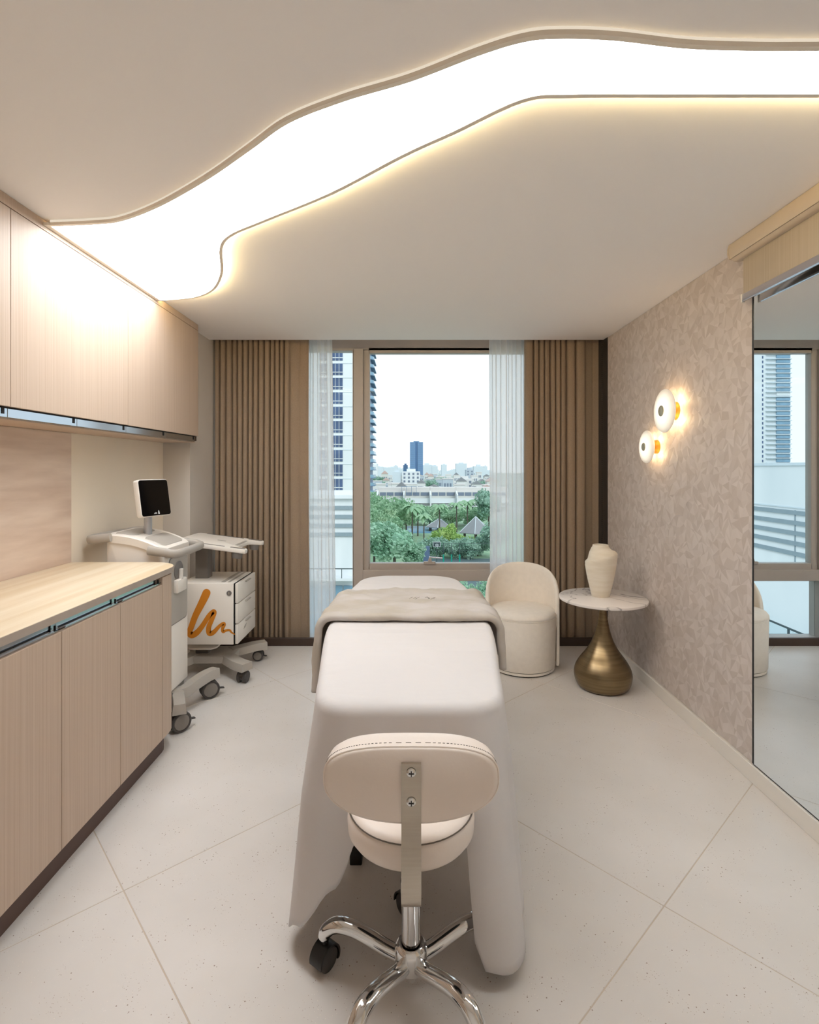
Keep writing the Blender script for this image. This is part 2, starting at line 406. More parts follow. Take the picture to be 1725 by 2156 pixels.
# ------------------------------------------------------------------ window wall
wn = thing('window_1', None, None, (0, YW, 0)); wn['kind'] = 'structure'
def wpart(name, x0, x1, y0, y1, z0, z1, mt='frame_bronze', bev=0.003, label=None):
    return build(MB().box(x0, x1, y0, y1, z0, z1, bev, 1), name, mt, wn, off=(0, YW, 0), smooth=0, label=label)
GT, GB = 2.388, 0.60
XM0, XM1, XG0, XG1 = -0.472, -0.392, -0.338, 1.02
wpart('head_rail', -1.62, 1.56, YW+0.02, YW+0.12, GT+0.02, CEIL+0.13)
wpart('mullion', XM0, XM1, YW-0.01, YW+0.12, -0.10, GT+0.03)
wpart('mullion', 1.07, 1.15, YW-0.01, YW+0.12, -0.10, GT+0.03)
wpart('mullion', XM0-0.010, XM0-0.002, YW+0.0, YW+0.09, -0.10, GT+0.03)
wpart('jamb', -1.62, -1.52, YW, YW+0.12, -0.10, GT+0.03)
wpart('sash_stile', XM1-0.002, XG0, YW+0.02, YW+0.09, GB-0.055, GT+0.03)
wpart('sash_stile', XG1, 1.072, YW+0.02, YW+0.09, GB-0.055, GT+0.03)
wpart('sash_rail', XG0-0.01, XG1+0.01, YW+0.02, YW+0.09, GT, GT+0.045)
wpart('sash_rail', XG0-0.01, XG1+0.01, YW+0.02, YW+0.09, GB-0.055, GB)
wpart('transom', XM1-0.002, 1.072, YW-0.01, YW+0.11, 0.455, GB-0.05)
wpart('sill_rail', -1.55, 1.56, YW+0.02, YW+0.12, -0.10, -0.03)
wpart('pane', XG0-0.01, XG1+0.01, YW+0.052, YW+0.058, GB-0.01, GT+0.01, 'window_glass', 0)
wpart('pane', XM1, 1.08, YW+0.052, YW+0.058, -0.04, 0.46, 'window_glass', 0)
wpart('pane', -1.53, XM0+0.002, YW+0.052, YW+0.058, -0.04, GT+0.03, 'window_glass', 0)
wpart('pane', 1.14, 1.55, YW+0.052, YW+0.058, -0.04, GT+0.03, 'window_glass', 0)
mb = MB().box(0.12, 0.22, YW+0.0, YW+0.03, GB-0.005, GB+0.018, 0.003, 1)
mb.prism([(0.155, GB+0.015), (0.19, GB+0.015), (0.183, GB+0.05), (0.165, GB+0.05)], YW-0.005, YW+0.015, 'y')
build(mb, 'latch', 'frame_bronze', wn, off=(0, YW, 0), smooth=0)
build(MB().tube([(0.165, YW-0.002, GB+0.058), (0.28, YW-0.002, GB+0.048)], 0.006, 8), 'latch_handle', 'alu', wn, off=(0, YW, 0))
build(MB().box(1.55, XR+0.3, YW, YW+0.2, -0.1, CEIL+0.2), 'wall_back', 'column_paint', kind='structure', smooth=0)

# ------------------------------------------------------------------ glowing ceiling panel
ZP = CEIL-0.025
def cpt(px, py, z=ZP): k = (z-CH)/(HY-py); return ((px-CX)*k, FP*k)
near = [cpt(*p) for p in [(128,474),(190,470),(250,463),(330,432),(430,375),(520,312),(600,255),(720,207),(860,165),(1000,111),(1100,80),(1180,72),(1300,76),(1450,93),(1600,98),(1725,98)]]
far = [cpt(*p) for p in [(345,634),(415,627),(452,610),(470,575),(469,525),(490,497),(560,467),(700,410),(850,332),(960,282),(1100,217),(1200,207),(1400,206),(1725,206)]]
near[0] = (-1.478, near[0][1]); far[0] = (-1.478, far[0][1]); far.insert(1, (-1.42, far[0][1]-0.006))
near = smooth_poly(near+[(1.30, near[-1][1]), (1.535, near[-1][1])], 6)
far = smooth_poly(far+[(1.30, far[-1][1]), (1.535, far[-1][1])], 6)
outline = near+far[::-1]
pan = thing('ceiling_light', 'large wavy glowing light panel across the ceiling', 'ceiling light', (0, 2, ZP))
inn_near = offset_path(near, 0.014); inn_far = offset_path(far, -0.014)
# frame band (flat border + rim)
def band(inner, outer, z0, z1):
    mb = MB(); n = len(inner); vs = []
    for a, b in zip(inner, outer): vs += [(a[0], a[1], z0), (b[0], b[1], z0), (b[0], b[1], z1), (a[0], a[1], z1)]
    fs = []
    for i in range(n-1):
        for k in range(4): fs.append((i*4+k, i*4+(k+1) % 4, (i+1)*4+(k+1) % 4, (i+1)*4+k))
    fs += [(0, 1, 2, 3), ((n-1)*4+3, (n-1)*4+2, (n-1)*4+1, (n-1)*4)]
    return mb.add(vs, fs)
build(band(inn_near, near, ZP, ZP+0.0115), 'rim', 'rim_beige', pan, off=(0, 2, ZP))
build(band(inn_far, far, ZP, ZP+0.0115), 'rim', 'rim_beige', pan, off=(0, 2, ZP))
build(MB().prism(inn_near+inn_far[::-1], ZP+0.002, ZP+0.006), 'diffuser', 'panel_glow', pan, off=(0, 2, ZP), smooth=0)
build(MB().prism(inn_near+inn_far[::-1], ZP+0.006, ZP+0.0112), 'back_plate', 'rim_beige', pan, off=(0, 2, ZP), smooth=0)
build(MB().box(-1.4995, -1.478, near[0][1]-0.002, far[0][1]+0.002, ZP, ZP+0.0115), 'rim', 'rim_beige', pan, off=(0, 2, ZP), smooth=0)
def ribbon(path, z0, z1, t):
    return band(offset_path(path, t), path, z0, z1)
build(ribbon(offset_path(far, -0.003), ZP+0.0118, CEIL-0.001, -0.004), 'led_strip', 'led_warm', pan, off=(0, 2, ZP), smooth=0)
emat('led_faint', (1.0, 0.86, 0.68), 0.5)
build(ribbon(offset_path(near, 0.006), ZP+0.0118, CEIL-0.001, 0.004), 'led_strip', 'led_faint', pan, off=(0, 2, ZP), smooth=0)
# ------------------------------------------------------------------ upper cabinets
XU, ZU0, ZU1 = -1.50, 1.635, CEIL-0.045
def upper(y0, y1, label, end=False):
    r0 = (XL, y0, 1.58); t = thing('upper_cabinet', label, 'cabinet', r0, group='upper wall cabinets')
    bx = lambda n, a, m, **k: build(MB().box(*a, **k), n, m, t, off=r0, smooth=30)
    ye = y1
    bx('body', (XL+0.002, XU-0.022, y0+0.001, y1-0.001, 1.602, CEIL-0.002), 'carcass')
    if end:
        # door with a rounded outer corner that returns to the wall column
        poly = [(XU-0.020, y0+0.0015), (XU, y0+0.0015)]
        for i in range(7):
            a = R(90*i/6); poly.append((XU-0.03+0.03*math.cos(a), ye-0.03+0.03*math.sin(a)))
        poly += [(XU-0.0799, ye), (XU-0.0799, ye-0.004), (XU-0.020, ye-0.004)]
        build(MB().prism(poly, ZU0, ZU1), 'door', 'wood_front', t, off=r0)
        poly2 = [(p[0], p[1]) for p in poly]
        build(MB().prism(poly2, ZU1+0.003, CEIL-0.001), 'cornice', 'wood_front', t, off=r0)
    else:
        bx('door', (XU-0.020, XU, y0+0.0012, y1-0.0012, ZU0, ZU1), 'wood_front', bev=0.001, seg=1)
        bx('cornice', (XU-0.020, XU, y0, y1, ZU1+0.003, CEIL-0.001), 'wood_front')
    ys = y1-(0.055 if end else 0)
    bx('pull_gap', (XU-0.030, XU-0.012, y0, ys, ZU0-0.006, ZU0), 'dark_gap')
    n = max(1, round((ys-y0)/0.417)); st = (ys-y0)/n
    for k in range(n):
        s = y0+k*st
        bx('finger_pull', (XU-0.034, XU-0.012, s+0.001, s+st-0.001, ZU0-0.040, ZU0-0.006), 'pull_metal', bev=0.001, seg=1)
        bx('pull_bracket', (XU-0.013, XU-0.0095, s+st-0.030, s+st-0.018, ZU0-0.028, ZU0-0.004), 'dark_gap')
    bx('underside', (XL+0.002, XU-0.034, y0, y1, 1.590, 1.602), 'wood_front')
    return t
upper(0.33, 1.165, 'pale wood upper cabinet nearest the viewer at the left edge')
upper(1.165, 2.0, 'pale wood upper cabinet cut off by the left edge of the photo')
upper(2.0, 2.835, 'pale wood upper cabinet under the left end of the glowing ceiling panel')
upper(2.835, 3.80, 'pale wood upper cabinet next to the curtains with a rounded end', True)

# ------------------------------------------------------------------ base cabinets + worktop
XF, ZC = -1.19, 0.914
def base_unit(y0, y1, label, end=False):
    r0 = (XL, y0, 0); t = thing('base_cabinet', label, 'cabinet', r0, group='base cabinets under the worktop')
    bx = lambda n, a, m, **k: build(MB().box(*a, **k), n, m, t, off=r0, smooth=30)
    bx('body', (XL+0.008, XF-0.024, y0+0.001, y1-0.001, 0.097, 0.878), 'carcass')
    bx('door', (XF-0.020, XF, y0+0.0013, y1-0.0013, 0.097, 0.845), 'wood_front', bev=0.0012, seg=1)
    bx('kickboard', (XL+0.008, XF-0.035, y0, y1, 0.0, 0.096), 'kick_brown')
    bx('finger_pull', (XF-0.034, XF-0.022, y0+0.001, y1-0.001, 0.846, 0.880), 'pull_metal', bev=0.001, seg=1)
    bx('pull_gap', (XF-0.026, XF-0.012, y0, y1, 0.8805, 0.8845), 'dark_gap')
    build(MB().box(XF-0.010, XF-0.006, y0+0.03, y1-0.01, 0.852, 0.8555).box(XF-0.0105, XF-0.0095, y0+0.03, y1-0.01, 0.8475, 0.8518), 'pull_lip', 'alu', t, off=r0, smooth=0)
    build(MB().box(XF-0.016, XF-0.010, y1-0.019, y1-0.015, 0.848, 0.870).box(XF-0.009, XF-0.006, y1-0.032, y1+0.001, 0.8528, 0.8552), 'pull_bracket', 'dark_gap', t, off=r0, smooth=0)
    if end:
        r = 0.14; ye = 2.77; poly = [(XF-0.3, y1+0.001), (XF, y1+0.001)]
        for i in range(10):
            a = R(90*i/9); poly.append((XF-r+r*math.cos(a), ye-r+r*math.sin(a)))
        poly += [(XL+0.008, ye), (XL+0.008, y1+0.001)]
        build(MB().prism(poly, 0.097, 0.878, bev=0.001, seg=1), 'end_panel', 'wood_front', t, off=r0)
        p2 = [(XF-0.035, y1)] + [(XF-r+(r-0.035)*math.cos(R(90*i/6)), ye-r+(r-0.035)*math.sin(R(90*i/6))) for i in range(7)] + [(XL+0.008, ye-0.035), (XL+0.008, y1)]
        build(MB().prism(p2, 0.0, 0.096), 'kickboard', 'kick_brown', t, off=r0)
base_unit(0.34, 0.71, 'pale wood base cabinet nearest the viewer below the worktop')
base_unit(0.71, 1.08, 'pale wood base cabinet second from the viewer below the worktop')
base_unit(1.08, 1.45, 'pale wood base cabinet below the worktop outside the left edge')
base_unit(1.45, 1.82, 'pale wood base cabinet with its door at the left edge of the photo')
base_unit(1.82, 2.19, 'pale wood base cabinet with the middle of the three full doors')
base_unit(2.19, 2.56, 'pale wood base cabinet at the rounded end of the run beside the white machine', True)
r = 0.15; ye = 2.785
poly = [(XL+0.008, 0.34), (XF+0.006, 0.34)]
for i in range(13):
    a = R(90*i/12); poly.append((XF+0.006-r+r*math.cos(a), ye-r+r*math.sin(a)))
poly += [(XL+0.008, ye)]
mat('worktop_edge', (168, 154, 142), 0.5, var=0.04, vscale=(10, 10, 10))
wt = build(MB().prism(poly, 0.885, ZC, bev=0.002), 'worktop', 'worktop_wood', off=(XL, 0.34, 0.885), label='pale wood-grain worktop with a rounded corner on the base cabinets', cat='worktop')
ed = poly[1:-1]; eo = offset_path(ed, -0.0015)
mbE = MB(); nE = len(ed)
vsE = [v for a_, b_ in zip(ed, eo) for v in ((a_[0], a_[1], 0.8855), (b_[0], b_[1], 0.8855), (b_[0], b_[1], ZC-0.0022), (a_[0], a_[1], ZC-0.0022))]
mbE.add(vsE, [(i*4+k, i*4+(k+1) % 4, (i+1)*4+(k+1) % 4, (i+1)*4+k) for i in range(nE-1) for k in range(4)])
build(mbE, 'edge_band', 'worktop_edge', wt, off=(XL, 0.34, 0.885), label='grey-taupe edge band')

# ------------------------------------------------------------------ mirror + roller blind + sconces
t = thing('wall_mirror', 'tall frameless mirror on the right wall reflecting the window', 'mirror', (XR, 0.4, 0.08))
build(MB().box(XR-0.002, XR+0.003, 0.4, 2.377, 0.083, 2.30), 'mirror_glass', 'mirror_silver', t, off=(XR, 0.4, 0.08), smooth=0)
build(MB().box(XR-0.004, XR+0.003, 2.377, 2.3788, 0.083, 2.30).box(XR-0.003, XR+0.003, 0.4, 2.377, 0.0795, 0.083), 'mirror_edge', 'edge_dark', t, off=(XR, 0.4, 0.08), smooth=0)
o3 = (1.50, 1.4, 2.15)
t = thing('roller_blind', 'beige roller blind with rounded cassette above the mirror', 'blind', o3)
cas = [(1.535, 2.424), (1.463, 2.424), (1.456, 2.405), (1.455, 2.385), (1.458, 2.368), (1.463, 2.358)]
cas2 = [(1.4645, 2.356), (1.475, 2.346), (1.49, 2.343), (1.505, 2.344), (1.535, 2.35), (1.535, 2.356)]
def prof_y(mb, prof, y0, y1): return mb.prism(prof, y0, y1, 'y')
build(prof_y(MB(), cas+[(1.535, 2.358)], 0.3, 2.425), 'cassette', 'blind_cassette', t, off=o3)
build(prof_y(MB(), cas2, 0.3, 2.42), 'cassette_lid', 'blind_cassette', t, off=o3)
build(prof_y(MB(), [(p[0]-0.002 if p[0] < 1.53 else p[0], p[1]) for p in cas]+[(1.535, 2.352)], 2.425, 2.434), 'end_cap', 'blind_cassette', t, off=o3)
build(MB().box(1.4988, 1.5005, 0.32, 2.388, 2.18, 2.35), 'blind_fabric', 'blind_fabric', t, off=o3, smooth=0)
build(MB().box(1.494, 1.506, 0.31, 2.392, 2.152, 2.186, 0.003, 2), 'bottom_bar', 'alu', t, off=o3)
build(MB().box(1.4925, 1.5075, 2.392, 2.397, 2.150, 2.188, 0.001, 1), 'bar_end', 'device_white', t, off=o3)
# opal glass: it gives off more light towards its centre, where the lamp sits behind it
def opal(name, rad):
    m = bpy.data.materials.new(name); m.use_nodes = True; t = m.node_tree; b = t.nodes['Principled BSDF']
    b.inputs['Base Color'].default_value = (0.85, 0.80, 0.74, 1); b.inputs['Roughness'].default_value = 0.3
    tc = t.nodes.new('ShaderNodeTexCoord'); mp = t.nodes.new('ShaderNodeMapping'); mp.inputs['Scale'].default_value = (1/rad,)*3
    gr = t.nodes.new('ShaderNodeTexGradient'); gr.gradient_type = 'SPHERICAL'
    r = t.nodes.new('ShaderNodeMapRange'); r.inputs[1].default_value = 0.0; r.inputs[2].default_value = 0.8
    r.inputs[3].default_value = 0.10; r.inputs[4].default_value = 0.95
    b.inputs['Emission Color'].default_value = (1, 0.88, 0.70, 1)
    t.links.new(tc.outputs['Object'], mp.inputs[0]); t.links.new(mp.outputs[0], gr.inputs[0])
    t.links.new(gr.outputs[0], r.inputs[0]); t.links.new(r.outputs[0], b.inputs['Emission Strength']); MATS[name] = m
def sconce(y, z, rad, label, nm):
    opal(nm, rad)
    t = thing('wall_sconce', label, 'wall lamp', (XR, y, z), group='round opal wall lamps')
    M = Matrix.Rotation(R(-90), 4, 'Y')
    build(MB().lathe([(0, 0.0), (rad*0.42, 0.0), (rad*0.42, 0.036), (rad*0.36, 0.040), (0, 0.040)], 40, M), 'back_plate', 'brass', t)
    h = 0.019
    pr = [(0, -h*0.9)]+[(rad*math.sin(R(a)), -h*math.cos(R(a))) for a in range(15, 181, 11)]
    pr = [(rad*abs(math.sin(R(a)))**0.8, -h*math.cos(R(a))) for a in range(0, 181, 9)]
    build(MB().lathe(pr, 48, M), 'glass_disc', nm, t, loc=(-0.066, 0, 0), weld=True, smooth=60)
    build(MB().lathe([(0, 0.0), (rad*0.25, 0.0), (rad*0.25, 0.007), (rad*0.21, 0.010), (0, 0.010)], 32, M), 'centre_cap', 'cap_grey', t, loc=(-0.080, 0, 0))
    build(MB().lathe([(0, 0.0), (0.016, 0.0), (0.016, 0.03), (0, 0.03)], 20, M), 'stem', 'brass', t, loc=(-0.038, 0, 0))
    ld = bpy.data.lights.new('bulb', 'POINT'); ld.energy = 0.24*(rad/0.125)**2; ld.color = (1, 0.74, 0.42); ld.shadow_soft_size = 0.02
    for k in range(4):
        a = R(45+90*k); lo = bpy.data.objects.new('bulb', ld); link(lo, t); lo.location = (-0.042, rad*0.62*math.cos(a), rad*0.62*math.sin(a))
sconce(3.075, 1.737, 0.127, 'larger, upper round opal wall lamp on the patterned wallpaper', 'opal_large')
sconce(3.305, 1.539, 0.102, 'smaller, lower round opal wall lamp on the patterned wallpaper', 'opal_small')

# ------------------------------------------------------------------ curtains
def pleats(name, xs, y, amp, z0, z1, mt, label, cat, group, seed, taper=0.0, nz=14, per=14, flat=None, style='pillar'):
    """xs: fold positions along the rail; each interval is one fold"""
    rnd = random.Random(seed); pts = []
    ph = [rnd.uniform(0.75, 1.2) for _ in xs]
    dr = [rnd.uniform(-1, 1) for _ in xs]
    mb = MB(); cols = []
    for i in range(len(xs)-1):
        for k in range(per): cols.append((i, k/per))
    cols.append((len(xs)-2, 1.0))
    vs = []; fs = []
    for (i, u) in cols:
        wd = xs[i+1]-xs[i]
        for j in range(nz+1):
            v = j/nz; z = z1+(z0-z1)*v
            a = amp*ph[i]*(1-0.25*u)+0*u
            a = amp*(ph[i]*(1-u)+ph[i+1]*u)*(0.75+0.35*v)
            s = math.sin(2*math.pi*u); c = math.cos(2*math.pi*u)
            xx = xs[i]+wd*u-0.17*wd*math.sin(4*math.pi*u)*1.0
            drift = taper*v*(xx-xs[0])+0.012*v*(dr[i]*(1-u)+dr[i+1]*u)*math.sin(3*v+i)
            if style == 'pillar' and wd < 0.12:
                xx = xs[i]+wd*u-0.05*wd*math.sin(2*math.pi*u)*math.sin(2*math.pi*u)*math.copysign(1, 0.5-u)
                yy = y-a*(max(0.0, 1-abs(2*u-1)**2.6)**0.55)*1.7+a*0.4
            else: yy = y-a*c if wd < 0.12 else y-amp*0.3*c
            vs.append((xx+drift, yy, z))
    n = nz+1
    for q in range(len(cols)-1):
        for j in range(nz): fs.append((q*n+j, (q+1)*n+j, (q+1)*n+j+1, q*n+j+1))
    mb.add(vs, fs)
    o = build(mb, name, mt, off=((xs[0]+xs[-1])/2, y, z0), label=label, cat=cat, group=group, smooth=80, fixn=False)
    return o
ZT = CEIL+0.10
rl = random.Random(5)
def seq(x0, x1, n, jit, seed):
    r_ = random.Random(seed); ws = [1+r_.uniform(-jit, jit) for _ in range(n)]; s_ = sum(ws); xs = [x0]
    for w_ in ws: xs.append(xs[-1]+(x1-x0)*w_/s_)
    return xs
pleats('curtain', seq(-1.575, -0.965, 14, 0.22, 11)+[-0.825], 4.325, 0.042, 0.0, ZT, 'curtain_taupe', 'taupe pleated curtain left of the window', 'curtain', 'taupe curtains', 2)
pleats('curtain', [0.935, 1.005]+seq(1.005, 1.27, 6, 0.2, 4)[1:]+[1.345, 1.43, 1.552], 4.325, 0.036, 0.0, ZT, 'curtain_taupe', 'taupe pleated curtain right of the window behind the vase', 'curtain', 'taupe curtains', 9)
pleats('sheer_curtain', seq(-0.86, -0.645, 4, 0.3, 6), 4.43, 0.022, 0.0, ZT, 'sheer_white', 'gathered white sheer curtain left of the window', 'curtain', 'white sheer curtains', 3, taper=0.14, style='wave')
pleats('sheer_curtain', seq(0.665, 0.975, 5, 0.3, 8), 4.43, 0.022, 0.0, ZT, 'sheer_white', 'gathered white sheer curtain right of the window behind the tub chair', 'curtain', 'white sheer curtains', 4, style='wave')
mb = MB()
for k in range(150):
    z = CEIL-0.01-k*0.015
    mb.box(1.5155, 1.5195, 4.190, 4.194, z-0.0055, z+0.0035)
build(mb, 'bead_chain', 'plastic_black', off=(1.517, 4.19, 0.2), smooth=0, label='thin dark beaded chain hanging in the right window corner', cat='chain')

# ------------------------------------------------------------------ treatment bed, sheet, blanket
BY0, BY1 = 1.53, 3.30
def interp(tab, y):
    if y <= tab[0][0]: return tab[0][1]
    for (a, va), (b, vb) in zip(tab, tab[1:]):
        if y <= b:
            u = (y-a)/(b-a); u = u*u*(3-2*u); return va+(vb-va)*u
    return tab[-1][1]
def bw(y): return interp([(1.53, 0.288), (2.3, 0.348), (2.8, 0.338), (3.3, 0.290)], y)
def bz(y): return interp([(1.53, 0.715), (1.9, 0.728), (2.3, 0.742), (3.3, 0.742)], y)
def bed_outline(inset=0.0, n=520):
    pts = []; rf, rb = 0.085, 0.16
    y0, y1 = BY0+inset, BY1-inset
    W = lambda y: bw(y)-inset
    for i in range(14): pts.append((-W(y0)+rf+(2*W(y0)-2*rf)*i/13, y0))
    xr = W(y0+rf)
    for i in range(1, 10): a = R(-90+90*i/9); pts.append((W(y0)-rf+rf*math.cos(a)*(1+0), y0+rf+rf*math.sin(a)))
    for i in range(1, 30): y = y0+rf+(y1-rb-y0-rf)*i/30; pts.append((W(y), y))
    for i in range(0, 11): a = R(90*i/10); pts.append((W(y1-rb)-rb+rb*math.cos(a), y1-rb+rb*math.sin(a)))
    right = [p for p in pts if p[0] > 1e-6]
    right.sort(key=lambda p: 0) if False else None
    half = pts[7:]
    half = [(0.0, y0)]+[(p[0], p[1]) for p in half if p[0] > 1e-4]
    half.append((0.0, y1))
    full = half+[(-p[0], p[1]) for p in half[-2:0:-1]]
    # resample evenly
    L = [0]
    m = len(full)
    for i in range(m): L.append(L[-1]+math.dist(full[i], full[(i+1) % m]))
    out = []; k = 0
    for i in range(n):
        s = L[-1]*i/n
        while L[k+1] < s: k += 1
        u = (s-L[k])/max(1e-9, L[k+1]-L[k]); a, b = full[k], full[(k+1) % m]
        out.append((a[0]+(b[0]-a[0])*u, a[1]+(b[1]-a[1])*u))
    return out
bed = thing('treatment_bed', 'padded treatment bed in the middle of the room under white linen', 'bed', (0, 2.4, 0))
ol = bed_outline(0.045, 120)
def bedtop(poly, z0f, z1f, mt, name):
    mb = MB(); n = len(poly)
    vs = [(p[0], p[1], z0f(p[1])) for p in poly]+[(p[0], p[1], z1f(p[1])) for p in poly]
    fs = [tuple(range(n-1, -1, -1)), tuple(range(n, 2*n))]+[(i, (i+1) % n, n+(i+1) % n, n+i) for i in range(n)]
    return build(mb.add(vs, fs), name, mt, bed, off=(0, 2.4, 0))
bedtop(ol, lambda y: bz(y)-0.13, lambda y: bz(y)-0.012, 'leather_cream', 'mattress')
build(MB().box(-0.20, 0.20, 1.95, 3.0, 0.52, 0.60, 0.01), 'bed_frame', 'device_white', bed, off=(0, 2.4, 0))
build(MB().box(-0.16, 0.16, 2.25, 2.75, 0.10, 0.52, 0.02), 'pedestal', 'device_white', bed, off=(0, 2.4, 0))
build(MB().prism(rrect(-0.25, 0.25, 2.0, 3.0, 0.08), 0.02, 0.10, bev=0.012), 'base_plate', 'device_white', bed, off=(0, 2.4, 0))
for sx in (-1,):
    build(MB().prism([(1.88, 0.0), (1.93, 0.0), (1.945, 0.05), (1.91, 0.07), (1.88, 0.05)], sx*0.19-0.022, sx*0.19+0.022, 'x', 0.004), 'foot', 'plastic_black', bed, off=(0, 2.4, 0))
for y in (2.05, 2.95):
    pass
def hem(x, y):
    if y < BY0+0.16:
        if x < 0: return interp([(-0.256, 0.045), (-0.238, 0.10), (-0.20, 0.21), (-0.15, 0.34), (-0.10, 0.44), (0.0, 0.44)], x)
        return interp([(0.0, 0.44), (0.12, 0.42), (0.160, 0.36), (0.174, 0.12), (0.188, 0.055), (0.22, 0.04), (0.29, 0.045)], x)
    v = interp([(BY0+0.16, 0.06), (BY0+0.55, 0.30), (2.4, 0.36), (3.0, 0.50), (3.2, 0.66), (3.3, 0.67)], y)
    return v
def make_sheet():
    RR = 0.03; pts = bed_outline(RR, 640); n = len(pts); vs = []; rows = 0
    qs = [0, 0.2, 0.4, 0.6, 0.8, 0.92, 1.0]; arcs = 5; hangs = 26
    tot = len(qs)+arcs+hangs
    for i, p in enumerate(pts):
        a = pts[(i-2) % n]; b = pts[(i+2) % n]; tx, ty = b[0]-a[0], b[1]-a[1]; l = math.hypot(tx, ty)
        nx, ny = ty/l, -tx/l
        cy = min(max(p[1], 1.90), 3.02)
        s = i/n*4.2
        for q in qs:
            x = p[0]*q; y = cy+(p[1]-cy)*q
            wz = 0.0035*noise.noise(Vector((x*5, y*18, 2)))+0.0025*noise.noise(Vector((x*14, y*40, 5)))
            vs.append((x, y, bz(y)+wz))
        zt = bz(p[1]); zh = hem(p[0], p[1])+0.006*noise.noise(Vector((p[0]*9, p[1]*9, 1)))
        for k in range(1, arcs+1):
            t_ = R(90*k/arcs); vs.append((p[0]+nx*RR*math.sin(t_), p[1]+ny*RR*math.sin(t_), zt-RR*(1-math.cos(t_))))
        D = zt-RR-zh
        front = max(0.0, min(1.0, (BY0+0.30-p[1])/0.2)); corner = front*min(1, abs(p[0])/0.25)
        for k in range(1, hangs+1):
            d = D*k/hangs
            fl_ = (0.035+0.075*corner)*d
            ff = 0.021*corner*math.sin(s*34+p[0]*4)*min(1, d/0.25)+0.012*front*noise.noise(Vector((p[0]*14, d*1.5, 7)))*min(1, d/0.15)
            if p[1] > BY0+0.3: ff = 0.008*math.sin(s*24)*min(1, d/0.2)
            ex = p[0]+nx*(RR+fl_+ff); ey = p[1]+ny*(RR+fl_+ff)
            if p[0] > 0.1: ey -= 0.05*corner*min(1, d/0.5)   # the right corner swings out a little further
            vs.append((ex, ey, zt-RR-d))
    fs = []
    for i in range(n):
        for j in range(tot-1):
            fs.append((i*tot+j, i*tot+j+1, ((i+1) % n)*tot+j+1, ((i+1) % n)*tot+j))
    o = build(MB().add(vs, fs), 'bed_sheet', 'sheet_white', off=(0, 2.4, 0), smooth=80, weld=True,
              label='white sheet draped over the bed with long corners hanging beside the stool', cat='sheet')
    md = o.modifiers.new('thick', 'SOLIDIFY'); md.thickness = 0.003; md.offset = 1
make_sheet()
def make_blanket():
    Y0_, Y1_ = 2.265, 2.84
    RR = 0.035; nu, nv = 110, 46
    def f(u, v):
        # v: from the tucked-under near edge, around the roll, over the top to the far edge
        if v < 0.18:
            a = R(-90+180*v/0.18)*1.0; h = 0.017; y = Y0_+0.02-0.022*math.cos(a); o = h+h*math.sin(a)
        else:
            q = (v-0.18)/0.82; y = Y0_+0.02+(Y1_-Y0_-0.02)*q; o = 0.034-0.012*q-0.014*max(0, (q-0.93)/0.07)
        o += 0.006
        W = bw(y)-RR+0.02; zt = bz(y)
        dl = 0.26+0.06*noise.noise(Vector((y*3, 0, 0))); dr_ = 0.16
        seg_l = dl; arc = R(90)*(RR+o); top = 2*W
        L = seg_l+arc+top+arc+dr_
        s = u*L
        wr_ = 0.013*noise.noise(Vector((s*6, y*16+s*3, 3)))+0.008*noise.noise(Vector((s*16, y*30+s*9, 9)))
        if v < 0.2: wr_ *= 0.3
        o2 = o+wr_
        if s < seg_l:
            d = seg_l-s; return (-(W+RR+o2+0.05*d), y-0.06*d, zt-RR-d)
        s -= seg_l
        if s < arc:
            a = s/(RR+o); return (-(W)-(RR+o2)*math.cos(a), y, zt-RR+(RR+o2)*math.sin(a))
        s -= arc
        if s < top: return (-W+s, y, zt+o2)
        s -= top
        if s < arc:
            a = s/(RR+o); return (W+(RR+o2)*math.sin(a), y, zt-RR+(RR+o2)*math.cos(a))
        d = s-arc
        return (W+RR+o2+0.06*d, y-0.03*d, zt-RR-d)
    mb = MB().grid(f, nu, nv)
    o = build(mb, 'blanket', 'blanket_taupe', off=(0, 2.5, 0.75), smooth=80, fixn=False,
              label='folded taupe blanket laid across the bed', cat='blanket')
    md = o.modifiers.new('thick', 'SOLIDIFY'); md.thickness = 0.004; md.offset = -1
    # small stitched lettering
    mb = MB(); zz = 0.742+0.034+0.004
    def st(pts): mb.tube([(x, y, zz+0.003) for x, y in pts], 0.0008, 5)
    for x0 in (0.0, 0.018): st([(x0, 2.535), (x0+0.014, 2.57)])
    st([(0.030, 2.54), (0.044, 2.56), (0.048, 2.572)]); st([(0.024, 2.525), (0.034, 2.535)])
    st([(0.075, 2.565), (0.088, 2.572)]); st([(0.083, 2.555), (0.095, 2.560), (0.089, 2.54), (0.098, 2.536)])
    st([(0.100, 2.525), (0.112, 2.545), (0.125, 2.568)]); st([(0.112, 2.545), (0.122, 2.548)])
    build(mb, 'stitching', 'stitch_dark', o, off=(0, 2.5, 0.75), label='small dark stitched script', kind='stuff')
make_blanket()

